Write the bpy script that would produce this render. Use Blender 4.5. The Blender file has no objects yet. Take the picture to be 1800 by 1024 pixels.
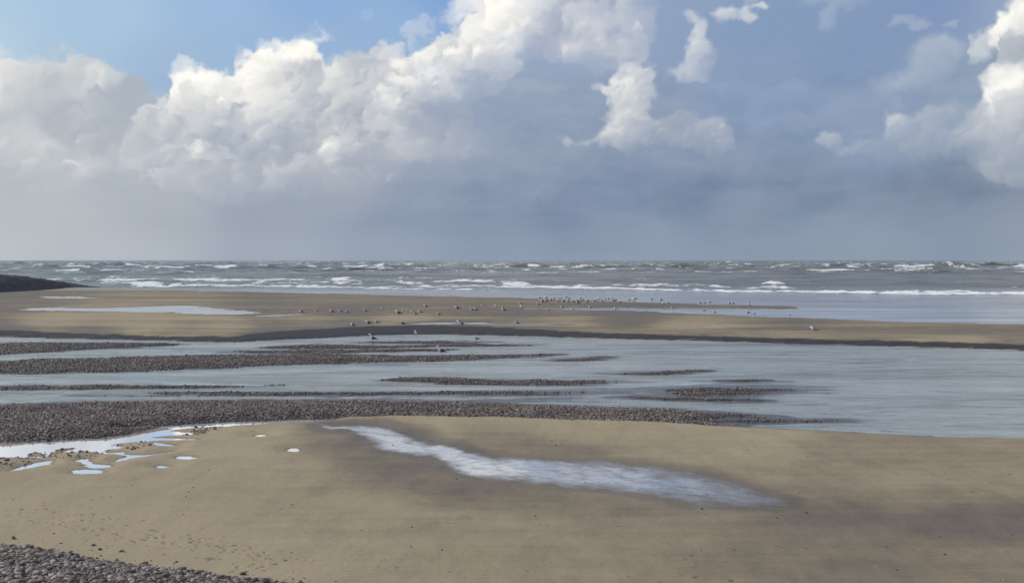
import bpy, bmesh, math, random
import numpy as np
scene = bpy.context.scene
COL = scene.collection
rng = np.random.default_rng(7)
random.seed(7)

# ------------------------------------------------------------------ camera
CAM_H, FPX, HORIZON = 7.0, 2000.0, 457.0
PITCH = math.atan((512-HORIZON)/FPX)
cam = bpy.data.cameras.new("camera")
cam.sensor_width = 36.0
cam.lens = 36.0*FPX/1800.0
cam.clip_start = .5
cam.clip_end = 80000
camera = bpy.data.objects.new("camera", cam)
COL.objects.link(camera)
camera.location = (0, 0, CAM_H)
camera.rotation_euler = (math.pi/2-PITCH, 0, 0)
scene.camera = camera

# ------------------------------------------------------------------ sun
SUN_AZ, SUN_EL = math.radians(-78), math.radians(30)      # azimuth from the view direction (+Y), to the left
sun = bpy.data.lights.new("sun", 'SUN')
sun.energy = 2.9
sun.angle = math.radians(.53)
sun.color = (1.0, .93, .82)
sun_ob = bpy.data.objects.new("sun", sun)
COL.objects.link(sun_ob)
sun_ob.rotation_euler = (math.pi/2-SUN_EL, 0, -SUN_AZ+math.pi)
scene.view_settings.view_transform = 'Standard'
scene.view_settings.look = 'None'
scene.view_settings.exposure = 0
scene.view_settings.gamma = 1
scene.view_settings.use_curve_mapping = False
scene.cycles.max_bounces = 6
scene.cycles.glossy_bounces = 3
scene.cycles.use_denoising = True

# ---------- noise toolbox
def perlin(x, y, seed=0):
    r = np.random.default_rng(seed)
    ang = r.random(256*256).astype(np.float32).reshape(256,256)*2*np.pi
    gx, gy = np.cos(ang), np.sin(ang)
    xi = np.floor(x); yi = np.floor(y)
    fx = (x-xi).astype(np.float32); fy = (y-yi).astype(np.float32)
    xi = xi.astype(np.int64) & 255; yi = yi.astype(np.int64) & 255
    x1 = (xi+1) & 255; y1 = (yi+1) & 255
    u = fx*fx*fx*(fx*(fx*6-15)+10); v = fy*fy*fy*(fy*(fy*6-15)+10)
    n00 = gx[yi,xi]*fx+gy[yi,xi]*fy
    n10 = gx[yi,x1]*(fx-1)+gy[yi,x1]*fy
    n01 = gx[y1,xi]*fx+gy[y1,xi]*(fy-1)
    n11 = gx[y1,x1]*(fx-1)+gy[y1,x1]*(fy-1)
    a = n00+u*(n10-n00); b = n01+u*(n11-n01)
    return (a+v*(b-a))*1.5
def fbm(x, y, oct=5, seed=0, gain=.5):
    s = 0; a = 1.; t = 0
    for i in range(oct):
        s = s + a*perlin(x*2**i+i*17.3, y*2**i+i*9.1, seed+i); t += a; a *= gain
    return s/t
def worley(x, y, seed=0):
    r = np.random.default_rng(seed)
    px = r.random((256,256)).astype(np.float32); py = r.random((256,256)).astype(np.float32)
    xi = np.floor(x).astype(np.int64); yi = np.floor(y).astype(np.int64)
    d = np.full(x.shape, 9., np.float32)
    for j in (-1,0,1):
        for i in (-1,0,1):
            cx = (xi+i) & 255; cy = (yi+j) & 255
            dx = xi+i+px[cy,cx]-x; dy = yi+j+py[cy,cx]-y
            d = np.minimum(d, dx*dx+dy*dy)
    return np.sqrt(d)
def puffs(x, y, oct=4, seed=0, gain=.5):
    """cauliflower: rounded bumps, 0..1"""
    s = 0; a = 1.; t = 0
    for i in range(oct):
        w = worley(x*2**i+i*5.7, y*2**i+i*3.3, seed+i)
        s = s + a*np.sqrt(np.clip(1-w*w, 0, 1)); t += a; a *= gain
    return s/t
def sstep(a, b, x):
    t = np.clip((x-a)/(b-a), 0, 1); return t*t*(3-2*t)
def blur(a, r):
    r = int(max(1, r))
    for ax in (0, 1):
        for _ in range(2):
            pad = [(0,0),(0,0)]; pad[ax] = (r+1, r)
            c = np.cumsum(np.pad(a, pad, mode='edge'), axis=ax, dtype=np.float64)
            n = a.shape[ax]
            if ax == 0: a = ((c[2*r+1:2*r+1+n]-c[:n])/(2*r+1)).astype(np.float32)
            else: a = ((c[:,2*r+1:2*r+1+n]-c[:,:n])/(2*r+1)).astype(np.float32)
    return a
def lin(c):
    c = np.asarray(c, np.float32)/255
    return np.where(c <= .04045, c/12.92, ((c+.055)/1.055)**2.4)
# ---------- sky canvas (in direction space: 2000 px per radian, horizon v=457, centre u=900)
SC = .72
U0, U1, V0, V1 = -1200, 3000, -1100, 480
def build_sky():
    W = int((U1-U0)*SC); H = int((V1-V0)*SC)
    u = (U0+(np.arange(W)+.5)/SC).astype(np.float32); v = (V0+(np.arange(H)+.5)/SC).astype(np.float32)
    UU, VV = np.meshgrid(u, v)
    # air and far rain haze behind the clouds: smooth colour field
    pts = [(-900,0,175,200,220),(-900,300,185,192,198),(-900,440,188,194,198),(0,0,176,203,227),(0,110,184,208,226),(200,60,170,198,224),(400,40,158,188,222),(560,20,142,176,219),
      (700,60,148,180,217),(800,10,132,166,215),(330,160,160,186,214),(480,90,155,184,216),(640,100,152,180,214),(1000,80,151,169,195),(1180,20,143,163,192),(1350,60,134,156,189),(1600,20,129,151,189),(1500,120,130,152,186),
      (1300,170,138,158,187),(1650,180,146,163,185),(1750,40,152,169,194),(1500,230,139,157,183),(1150,240,142,156,179),(950,170,151,164,186),(950,260,143,156,178),(780,260,155,166,184),(860,340,138,151,174),(1100,330,128,144,170),(1000,372,122,138,164),(1200,372,120,136,161),
      (1400,360,123,139,162),(1600,350,127,141,163),(1780,370,137,149,167),(2300,300,141,153,171),(0,440,188,193,197),(100,390,184,189,193),(0,330,186,191,195),(200,440,180,187,194),(320,370,172,179,188),(500,440,160,170,184),(480,380,156,166,182),
      (620,340,158,167,181),(700,380,142,154,175),(700,440,150,162,179),(900,440,142,157,176),(1100,440,140,155,174),(1300,440,139,154,173),(1500,440,141,155,173),(1800,440,146,158,174),(2600,440,150,160,174),(1150,415,143,158,176),(1450,415,141,155,173),(850,410,138,152,173),
      (200,250,180,187,194),(600,230,165,174,186),(-900,-500,120,160,215),(900,-500,110,150,210),(2600,-500,120,155,205),(900,-1000,90,130,200),(-800,-1000,90,130,200),(2600,-1000,90,130,200),(400,-250,130,168,220),(1500,-250,122,150,200),(2400,0,146,166,195)]
    P = np.array(pts, np.float32); C = lin(P[:,2:5])
    # coarse evaluation then bilinear enlargement
    cu = np.linspace(U0, U1, 210).astype(np.float32); cv = np.linspace(V0, V1, 158).astype(np.float32)
    CU, CV = np.meshgrid(cu, cv)
    d2 = ((CU[...,None]-P[:,0])*.8)**2+((CV[...,None]-P[:,1])*1.35)**2
    w = 1/(d2+35**2)**1.7
    f = (w[...,None]*C).sum(2)/w.sum(2)[...,None]
    wx = fbm(UU/260, VV/120, 4, 90)*36; wy = fbm(UU/260+7, VV/120+3, 4, 95)*16
    gx = np.clip((UU+wx-U0)/(U1-U0)*209, 0, 208.999); gy = np.clip((VV+wy-V0)/(V1-V0)*157, 0, 156.999)
    ix = gx.astype(int); iy = gy.astype(int); tx = (gx-ix)[...,None]; ty = (gy-iy)[...,None]
    col = (f[iy,ix]*(1-tx)+f[iy,ix+1]*tx)*(1-ty)+(f[iy+1,ix]*(1-tx)+f[iy+1,ix+1]*tx)*ty
    col = col.astype(np.float32)
    for ch in range(3): col[...,ch] = blur(col[...,ch], 8)
    alpha = sstep(170, 330, VV + .25*(UU-600)*(UU > 600) )  # how much of the clear sky is veiled
    # soft large streaks in the veil
    bg = None
    # grey layered breakup in the rain cloud
    lay = fbm(UU/230+VV/500, VV/60, 6, 44, .55); lay2 = fbm(UU/90, VV/34, 5, 47, .55)
    wgt = sstep(60, 200, VV)*(1-.75*sstep(340, 420, VV))*(.45+.55*sstep(600, 900, UU))
    col += (np.clip(.055*lay+.04*lay2, -.05, .08)*wgt)[...,None]*np.array([1.05,1.,.93], np.float32)
    st = fbm(UU/420+VV/900, VV/70, 5, 40)
    col *= (1+.05*st*sstep(150, 300, VV))[...,None]

    tn = [(20,150,.8),(60,200,.88),(130,160,.72),(190,155,.78),(262,180,.12),(60,240,.6),(150,232,.28),(100,285,.75),(40,300,.66),(180,300,.7),(230,310,.5),(130,340,.4),(30,350,.3),(220,270,.35),(20,215,.78),(285,192,.1),(-300,200,.8),(-300,320,.5),
      (290,225,.6),(340,205,.9),(375,180,1),(345,245,.45),(430,170,1),(465,140,1.05),(500,110,1.05),(540,102,1.05),(545,150,.45),(490,165,.8),(430,215,.5),(430,252,.15),(470,230,.72),(480,292,.25),(380,292,.62),(330,312,.6),(430,325,.55),(360,345,.4),(560,200,.5),(600,145,.68),(650,150,.6),(640,187,.25),(590,260,.8),(530,290,.5),(620,290,.45),(550,232,.35),
      (700,128,.82),(750,112,.95),(800,92,1),(680,178,.95),(690,215,.55),(740,160,.65),(780,150,.72),(700,245,.65),(740,205,.22),(650,232,.28),(780,205,.1),(650,305,.3),(820,105,.85),(860,100,.75),(840,140,.3),(560,340,.3),(690,160,.45),
      (845,50,1.05),(880,20,1.05),(900,90,1),(940,60,.72),(960,92,.45),(980,62,.42),(1000,20,.48),(930,0,.9),(992,100,.78),(1010,70,.58),(1040,40,.58),(1080,20,.5),(1080,62,.3),(1100,86,.62),(1050,92,.35),(930,-150,.9),(1060,-60,.6),
      (1085,130,.85),(1115,130,.9),(1090,165,.8),(1120,185,.75),(1090,205,.72),(1080,245,.6),(1120,250,.45),(1120,225,.55),(1170,225,.42),(1210,220,.32),(1250,225,.5),(1265,265,.42),(1225,245,.3),(1222,70,.9),(1215,110,.75),(1200,145,.75),(1240,130,.45),(1268,35,.9),(1304,35,.9),(1330,28,.95),(1212,40,.9),
      (1440,240,.75),(1545,222,.85),(1560,245,.5),(1600,212,.55),(1650,235,.35),(1520,270,.45),(1640,265,.45),
      (1790,58,1),(1720,100,.9),(1742,125,.45),(1780,105,.66),(1725,168,1),(1705,190,.9),(1760,185,.35),(1790,160,.7),(1700,245,.6),(1770,240,.45),(1720,285,.4),(1790,290,.35),(1780,212,.38),(2000,150,.8),(2200,300,.5),(2000,300,.4)]
    TP = np.array(tn, np.float32)
    d2 = (CU[...,None]-TP[:,0])**2+((CV[...,None]-TP[:,1])*1.15)**2
    w = 1/(d2+12**2)**2.
    tf = (w*TP[:,2]).sum(2)/w.sum(2)
    def tone_at(x, y):
        gx = np.clip((x-U0)/(U1-U0)*209, 0, 208.999); gy = np.clip((y-V0)/(V1-V0)*157, 0, 156.999)
        ix = gx.astype(int); iy = gy.astype(int); tx = gx-ix; ty = gy-iy
        return (tf[iy,ix]*(1-tx)+tf[iy,ix+1]*tx)*(1-ty)+(tf[iy+1,ix]*(1-tx)+tf[iy+1,ix+1]*tx)*ty
    def win(a0, b0, a1, b1):
        return slice(max(0,min(V1,int((b0-V0)*SC))), max(0,min(H,int((b1-V0)*SC)))), slice(max(0,int((a0-U0)*SC)), max(0,min(W,int((a1-U0)*SC))))
    Nf = fbm(UU/30, VV/26, 5, 201, .6); Ng = fbm(UU/75, VV/60, 4, 205); Nh = fbm(UU/75+40, VV/60+9, 4, 206)
    Np = puffs(UU/26+Ng*.8, VV/22+Nh*.8, 3, 208, .55)
    def layer(box, blobs, lit, shade, foot, edge=.16, nz=.34, sc=70, seed=1, soft=1., contrast=1., opac=1., rag=.12, sun=(-.72,-.70), clumps=None, csz=(9,30), own=False):
        ys, xs = win(*box)
        x = UU[ys,xs]; y = VV[ys,xs]
        q1 = fbm(x/(sc*1.6), y/(sc*1.6), 4, seed+3); q2 = fbm(x/(sc*1.6)+31, y/(sc*1.6)+11, 4, seed+8)
        wx_ = x+q1*sc*.55; wy_ = y+q2*sc*.45
        M = np.zeros_like(x); Z = np.zeros_like(x)
        for b in blobs:
            bu, bv, ru, rv = b[:4]; wt = b[4] if len(b) > 4 else 1.
            d = np.sqrt(((wx_-bu)/ru)**2+((wy_-bv)/rv)**2)
            m = np.clip(1.25-d, 0, 1.25)*.8*wt
            M = M+m-M*m*.75
            Z = np.maximum(Z, wt*np.sqrt(np.clip(1-d*d*.62, 0, 1))*min(ru, rv))
        M = np.clip(M, 0, 1.2)
        Z = blur(Z, 3)
        p = puffs(wx_/sc, wy_/sc, 4, seed+20, .52)
        p2 = puffs(wx_/(sc*.3)+q1*.6, wy_/(sc*.3)+q2*.6, 3, seed+30, .55)
        g = Nf[ys,xs]
        dens = M + nz*(p-.62) + rag*g + .13*(p2-.6)
        a = sstep(.27, .27+edge, dens)
        h = Z*1.0 + sc*.62*p*(.4+.6*sstep(.2,.8,M)) + sc*.17*p2 + 4.5*g
        L = 0
        for r_, k_ in ((2, .5), (6, .6), (16, .9)):
            gy_, gx_ = np.gradient(blur(h, r_), 1/SC)
            L = L + k_*np.clip(-(gx_*sun[0]+gy_*sun[1]), -1.2, 1.2)*-1
        L = -L*.5
        ao = np.clip((h-blur(h, 22))/(sc*.5), -1, 1)
        thin = sstep(.0, .4, .62-dens)
        tt = np.clip((tone_at(x+q1*26, y+q2*26)-.5)*1.5+.43, 0, 1.1)
        lum = tt*.92 + contrast*(.20*L+.10*ao) + .10*thin
        lum = np.clip(lum, 0, 1.12)
        f0, f1 = foot
        fade = 1-sstep(f0, f1, y+q1*40+g*16)
        lit_, shade_ = lin(lit), lin(shade)
        c = shade_+(lit_-shade_)*(lum**1.7)[...,None]
        aa = a*fade*opac
        aa = blur(aa, soft) if soft >= 1 else aa
        col[ys,xs] = col[ys,xs]*(1-aa[...,None])+c*aa[...,None]
        alpha[ys,xs] = 1-(1-alpha[ys,xs])*(1-aa)
        if clumps:
            r = np.random.default_rng(seed+500)
            core = np.argwhere((aa > .35))
            if len(core) == 0: return
            pk = core[r.integers(0, len(core), clumps)]
            pk = pk[np.argsort(pk[:,0]+r.normal(0, 18, clumps))]
            base = aa.copy()
            oy, ox = ys.start, xs.start
            for k, (iy, ix) in enumerate(pk):
                rr = csz[0]+(csz[1]-csz[0])*r.random()**2.6
                cu_ = U0+(ox+ix)/SC; cv_ = V0+(oy+iy)/SC
                bb = base[iy, ix]
                tval = float(np.clip(tt[iy, ix]+r.normal(0, .17), -.1, 1.15))
                sy, sx = win(cu_-rr*1.9, cv_-rr*1.9, cu_+rr*1.9, cv_+rr*1.9)
                xx = UU[sy,sx]-cu_; yy = VV[sy,sx]-cv_
                if xx.size == 0: continue
                ex = .8+r.random()*1.1; sf = edge*1.4+r.random()**1.5*.9
                dd = np.sqrt((xx/(rr*ex))**2+(yy/rr)**2) + .75*Ng[sy,sx]+.62*Nf[sy,sx] - .30*(Np[sy,sx]-.55)
                s = (xx*sun[0]/ex+yy*sun[1])/rr + .5*Ng[sy,sx]+.35*Nf[sy,sx]
                al = (1-sstep(.72, .72+sf, dd))*sstep(-.75, .35, s)*opac*min(1, bb*1.15)*(.5+.5*r.random())
                # never dangle out in front of the clear air below the cloud
                gy = np.clip(sy.start-oy+np.arange(al.shape[0]), 0, base.shape[0]-1); gx = np.clip(sx.start-ox+np.arange(al.shape[1]), 0, base.shape[1]-1)
                bq = base[np.ix_(gy, gx)]; al = al*np.maximum(np.minimum(1, bq*1.1), .75*sstep(.1, .5, s)*sstep(.2, .6, bb)*(cv_ < foot[0]-40))
                lm = np.clip(tval*.84+.40*(sstep(-.7, 1.1, s)-.52)+.10*(Np[sy,sx]-.5)*1.2, 0, 1.12)
                cc = shade_+(lit_-shade_)*(lm**1.7)[...,None]
                col[sy,sx] = col[sy,sx]*(1-al[...,None])+cc*al[...,None]
                alpha[sy,sx] = 1-(1-alpha[sy,sx])*(1-al)
    bg = col.copy()
    R = lambda u0, v0, u1, v1: (u0, v0, u1, v1)
    WARM = (240,238,232); 
    # ring of broken cloud round the rest of the sky, seen only in reflections
    side = sstep(250, 700, np.abs(UU-900)-750)
    gen = fbm(UU/520, VV/330, 6, 70, .55)+.25*(puffs(UU/230, VV/170, 3, 77)-.55)
    ga = sstep(.02, .30, gen+.12*sstep(-900, 100, VV)-.05)*np.maximum(side, sstep(-60, -260, VV))*(1-sstep(330, 440, VV))
    gy_, gx_ = np.gradient(blur(gen, 4)*160, 1/SC)
    gl = np.clip(.62+.5*(gx_*.7+gy_*.7), 0, 1)
    gc = lin((165,172,182))+(lin((238,238,234))-lin((165,172,182)))*gl[...,None]
    col[:] = col*(1-ga[...,None])+gc*ga[...,None]; alpha[:] = 1-(1-alpha)*(1-ga)
    # upper right of centre: tall tower running out of the picture
    layer(R(740,-260,1300,220), [(900,40,80,85),(960,60,120,60),(900,-60,110,90),(1020,-40,120,80),(985,20,90,70),(1060,60,80,52,.95),(870,70,52,40),(1010,96,120,26,.9),(840,58,32,18),(1110,60,50,60,.7),(1090,-80,120,80,.8),(930,-140,160,80)],
          (246,244,239), (160,171,191), (96,150), sc=88, seed=11, contrast=1.0, nz=.32, rag=.14, edge=.22, clumps=110, csz=(9,44))
    # left bank
    layer(R(-420,70,470,460), [(-150,200,200,80),(20,190,110,66),(120,200,100,66),(190,190,80,52),(250,198,52,40,.95),(272,198,36,30,.95),(295,206,26,22,.9),(60,260,160,70),(200,262,110,60),(-100,290,200,80),(110,310,180,50,.85),(330,270,90,60,.7)],
          (236,235,230), (172,180,190), (300,400), sc=95, seed=31, contrast=1.0, nz=.32, edge=.16, soft=1.2, clumps=170, csz=(10,44))
    # middle bank, ridge rising to the right
    layer(R(180,30,1000,440), [(310,232,42,42),(345,222,42,44),(385,205,40,42),(430,195,44,46),(480,150,40,46),(530,128,44,42),(500,180,70,54),(560,185,60,52),(620,180,60,58),(680,172,60,54),(735,150,54,46),(790,118,56,40),(850,105,60,28,.9),(770,190,60,50),(650,240,110,66),(530,250,110,64),(420,262,110,64),(330,280,80,56),(760,240,70,52,.85),(590,300,120,48,.85),(440,320,120,46,.75),(830,150,60,36,.75)],
          (247,245,239), (163,172,186), (285,385), sc=64, seed=51, contrast=1.15, nz=.33, rag=.13, edge=.11, clumps=480, csz=(8,42))
    # shadowed shelf right of the ridge
    # bright curls in front of the middle bank
    layer(R(600,90,860,330), [(680,180,28,26),(700,205,24,32),(735,160,34,30),(770,150,44,28),(720,235,30,24),(700,150,22,18),(800,160,34,22,.8),(690,270,40,20,.6)],
          (244,243,238), (168,177,191), (225,300), sc=34, seed=71, contrast=1.1, nz=.36, rag=.2, opac=.85, edge=.12, clumps=90, csz=(4,16))
    layer(R(730,240,830,310), [(765,273,26,9),(790,270,20,8,.8),(800,220,16,7,.8)], (214,215,216), (172,180,192), (300,340), sc=22, seed=77, opac=.8)
    layer(R(860,120,1030,190), [(905,152,34,9),(960,156,42,9),(930,150,30,7)], (186,194,203), (160,172,190), (190,240), sc=26, seed=79, opac=.75, soft=2)
    # small tower with a bright head
    layer(R(960,80,1340,330), [(1108,140,28,26),(1085,148,22,26),(1124,152,32,32),(1108,182,40,36),(1098,212,38,38),(1075,160,26,8,.95),(1050,158,16,6,.9),(1080,245,34,24,.95),(1120,240,44,30,.9),(1160,232,58,32,.95),(1215,232,46,28,.95),(1250,240,38,34,.95),(1265,264,36,28,.9),(1000,245,24,8,.5),(1032,246,18,7,.5)],
          (242,241,235), (154,166,184), (245,296), sc=36, seed=91, contrast=1.05, nz=.30, rag=.16, opac=.88, edge=.32, soft=1.3, clumps=80, csz=(4,17))
    layer(R(1140,10,1360,180), [(1222,95,20,34),(1215,128,34,24),(1196,142,32,14,.9),(1240,110,14,34,.9),(1230,60,12,16,.9),(1212,42,20,10,.95),(1268,40,26,16,.95),(1304,42,13,14,.95),(1327,29,17,6,.95),(1310,52,10,9,.9)],
          (226,228,229), (158,171,194), (138,165), sc=30, seed=101, contrast=1.0, nz=.28, rag=.16, opac=.68, edge=.42, soft=1.6, clumps=30, csz=(4,12))
    layer(R(1030,40,1180,130), [(1090,86,24,24),(1110,78,16,22),(1065,104,36,10),(1128,98,12,12,.8)], (232,232,230), (165,176,196), (104,130), sc=26, seed=103, nz=.4, rag=.24, opac=.7, clumps=16, csz=(4,10))
    # right hand column and its arm
    layer(R(1380,160,1760,340), [(1440,245,30,16,.95),(1548,236,24,28),(1600,222,40,22,.95),(1640,218,36,20,.9),(1500,270,60,18,.9),(1580,262,90,24,.9),(1660,270,80,34,.95)],
          (216,218,221), (150,163,182), (262,312), sc=44, seed=111, contrast=.9, nz=.28, opac=.8, soft=1.6, edge=.36, clumps=40, csz=(6,20))
    layer(R(1540,-60,2500,470), [(1715,105,34,32),(1755,90,42,42),(1800,80,60,52),(1860,60,90,70),(1735,165,38,40),(1720,188,44,26),(1780,150,70,60),(1700,245,60,46),(1760,240,90,70),(1850,200,140,110),(1730,300,70,34,.85),(1800,300,120,44,.85),(2000,150,160,130),(2150,220,170,120),(2330,260,150,90)],
          (240,240,236), (158,168,183), (300,368), sc=60, seed=121, contrast=1., nz=.30, rag=.14, soft=1.2, edge=.24, clumps=190, csz=(9,40))
    # rain haze hanging in front of the feet of the clouds
    vp = np.array([(-300,100,0),(-300,300,.35),(-300,380,.9),(0,150,0),(0,260,.05),(0,330,.35),(0,380,.9),(150,160,.05),(200,300,.1),(200,345,.5),(200,390,.95),(260,180,.15),(330,200,0),(400,180,0),(480,130,0),(550,100,0),(350,300,.2),(420,330,.25),(350,365,.7),(450,300,.35),(450,370,.75),(520,240,.1),(600,160,.05),(560,300,.3),(620,345,.7),(640,290,.4),(600,250,.1),(700,130,0),(700,200,.05),(720,260,.3),(760,230,.45),(700,310,.7),(760,300,.75),(800,200,.6),(780,160,.3),(850,150,.7),(840,120,.35),(800,90,0),(850,95,.05),(880,30,0),
      (920,130,.7),(960,95,.1),(1000,60,.05),(1050,80,.15),(1000,20,.2),(1040,45,.25),(1080,60,.5),(1100,20,.5),(1095,90,.1),(1150,60,.6),(1000,118,.75),(940,118,.6),(1060,118,.75),(1110,108,.5),(1140,20,.8),(1130,90,.55),(1100,150,0),(1100,215,.1),(1075,245,.2),(1080,265,.45),(1150,250,.5),(1180,215,.35),(1260,230,.28),(1270,280,.5),(1220,260,.5),(1215,95,.12),(1215,140,.25),(1250,130,.45),(1300,40,.25),(1330,28,.1),(1440,245,.5),(1545,225,.12),(1560,250,.5),(1600,230,.35),(1550,280,.7),(1650,280,.55),(1640,225,.4),(1700,100,0),(1720,180,0),(1700,250,.15),(1780,230,.1),(1760,290,.25),(1690,310,.5),(1780,320,.5),(1780,340,.8),(1800,150,.1),(2200,250,.2),(2200,380,.9),(1000,-200,0),(500,-200,0),(1800,-200,0)], np.float32)
    d2 = (CU[...,None]-vp[:,0])**2+((CV[...,None]-vp[:,1])*1.3)**2
    w = 1/(d2+16**2)**1.8
    vf = (w*vp[:,2]).sum(2)/w.sum(2)
    gx = np.clip((UU+Ng*26-U0)/(U1-U0)*209, 0, 208.999); gy = np.clip((VV+Nh*22-V0)/(V1-V0)*157, 0, 156.999)
    ix = gx.astype(int); iy = gy.astype(int); tx = gx-ix; ty = gy-iy
    vv = (vf[iy,ix]*(1-tx)+vf[iy,ix+1]*tx)*(1-ty)+(vf[iy+1,ix]*(1-tx)+vf[iy+1,ix+1]*tx)*ty
    vv = np.clip(vv+.10*Nf*sstep(.05,.3,vv), 0, 1)*sstep(-260, -60, VV)
    col = col*(1-vv[...,None])+bg*vv[...,None]
    # thin veils in the blue
    layer(R(1500,70,1720,220), [(1610,120,36,26),(1640,108,24,16,.9),(1590,148,40,22,.85),(1560,165,60,18,.6)], (186,196,208), (150,166,190), (180,240), sc=44, seed=131, opac=.7, soft=3, edge=.4)
    layer(R(1380,-40,1640,110), [(1480,20,90,26,.8),(1437,60,14,16,.9),(1458,44,22,12,.8),(1520,10,60,18,.8)], (172,184,204), (140,158,190), (110,140), sc=50, seed=133, opac=.55, soft=2, edge=.3)
    layer(R(1480,30,1660,110), [(1585,76,18,7,.9),(1560,66,30,8,.7),(1630,73,12,5,.8),(1540,72,10,4,.7)], (180,191,208), (146,163,192), (110,140), sc=24, seed=135, opac=.6, soft=1.5)
    layer(R(1600,-140,1900,70), [(1745,4,30,9,.95),(1700,-20,70,30,.8),(1780,0,60,16,.7),(1680,20,70,26,.55)], (204,210,216), (150,166,190), (70,110), sc=40, seed=137, opac=.7, soft=2, edge=.3)
    layer(R(1330,140,1420,190), [(1372,166,30,10,.8)], (158,172,192), (146,162,188), (190,240), sc=30, seed=139, opac=.5, soft=3)
    layer(R(620,30,670,60), [(643,42,12,7,.8)], (170,192,218), (160,185,216), (190,240), sc=20, seed=141, opac=.6, soft=2)
    # turbulence: the whole field is stirred so that no puff stays round
    e1 = fbm(UU/52, VV/44, 4, 301, .55); e2 = fbm(UU/52+13, VV/44+29, 4, 305, .55)
    f1 = fbm(UU/15, VV/13, 3, 311); f2 = fbm(UU/15+5, VV/13+8, 3, 315)
    k = sstep(445, 330, VV)
    gx = np.clip((UU+k*(13*e1+4.5*f1)-U0)*SC-.5, 0, W-1.001); gy = np.clip((VV+k*(12*e2+4.5*f2)-V0)*SC-.5, 0, H-1.001)
    ix = gx.astype(np.int32); iy = gy.astype(np.int32); tx = (gx-ix)[...,None]; ty = (gy-iy)[...,None]
    both = np.concatenate([col, alpha[...,None]], 2)
    both = (both[iy,ix]*(1-tx)+both[iy,ix+1]*tx)*(1-ty)+(both[iy+1,ix]*(1-tx)+both[iy+1,ix+1]*tx)*ty
    col, alpha = both[...,:3], both[...,3]
    return np.clip(col, 0, 1.2).astype(np.float32), np.clip(alpha, 0, 1).astype(np.float32)
# ------------------------------------------------------------------ world: Sky Texture for the clear air, generated clouds over it
def make_world():
    c, a = build_sky()
    h, w = a.shape
    img = bpy.data.images.new("cloud_field", w, h, alpha=True, float_buffer=True)
    img.colorspace_settings.name = 'Non-Color'
    px = np.empty((h, w, 4), np.float32)
    px[..., :3] = c; px[..., 3] = 1
    img.pixels.foreach_set(px[::-1].ravel())
    ima = bpy.data.images.new("cloud_cover", w, h, alpha=True, float_buffer=True)
    ima.colorspace_settings.name = 'Non-Color'
    px[..., :3] = a[..., None]
    ima.pixels.foreach_set(px[::-1].ravel())
    wd = bpy.data.worlds.new("World"); scene.world = wd; wd.use_nodes = True
    nt = wd.node_tree; N = nt.nodes; Lk = nt.links
    N.clear()
    out = N.new('ShaderNodeOutputWorld')
    tc = N.new('ShaderNodeTexCoord'); sp = N.new('ShaderNodeSeparateXYZ'); Lk.new(tc.outputs['Generated'], sp.inputs[0])
    def math_(op, a_, b_=None):
        n = N.new('ShaderNodeMath'); n.operation = op
        for i, q in enumerate((a_, b_)):
            if q is None: continue
            if isinstance(q, (int, float)): n.inputs[i].default_value = q
            else: Lk.new(q, n.inputs[i])
        return n.outputs[0]
    az = math_('ARCTAN2', sp.outputs[0], sp.outputs[1])
    el = math_('ARCSINE', sp.outputs[2])
    # canvas: 2000 px per radian about the view direction
    uu = math_('DIVIDE', math_('ADD', math_('MULTIPLY', az, 2000.), 900.-U0), float(U1-U0))
    vv = math_('DIVIDE', math_('ADD', math_('MULTIPLY', el, 2000.), V1-457.), float(V1-V0))
    vv = math_('MINIMUM', math_('MAXIMUM', vv, .004), .996)
    cb = N.new('ShaderNodeCombineXYZ'); Lk.new(uu, cb.inputs[0]); Lk.new(vv, cb.inputs[1])
    t1 = N.new('ShaderNodeTexImage'); t1.image = img; t1.extension = 'MIRROR'; t1.interpolation = 'Linear'; Lk.new(cb.outputs[0], t1.inputs[0])
    t2 = N.new('ShaderNodeTexImage'); t2.image = ima; t2.extension = 'MIRROR'; Lk.new(cb.outputs[0], t2.inputs[0])
    sky = N.new('ShaderNodeTexSky'); sky.sky_type = 'NISHITA'; sky.sun_disc = False
    sky.sun_elevation = SUN_EL; sky.sun_rotation = SUN_AZ
    sky.air_density = 1.0; sky.dust_density = .6; sky.ozone_density = 1.5
    b0 = N.new('ShaderNodeBackground'); Lk.new(sky.outputs[0], b0.inputs[0]); b0.inputs[1].default_value = .10
    b1 = N.new('ShaderNodeBackground'); Lk.new(t1.outputs[0], b1.inputs[0]); b1.inputs[1].default_value = 1
    f = math_('ADD', math_('MULTIPLY', t2.outputs[0], 1-CLEAR_MIX), CLEAR_MIX)
    mx = N.new('ShaderNodeMixShader'); Lk.new(f, mx.inputs[0]); Lk.new(b0.outputs[0], mx.inputs[1]); Lk.new(b1.outputs[0], mx.inputs[2])
    Lk.new(mx.outputs[0], out.inputs[0])
CLEAR_MIX = .95
make_world()

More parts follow.
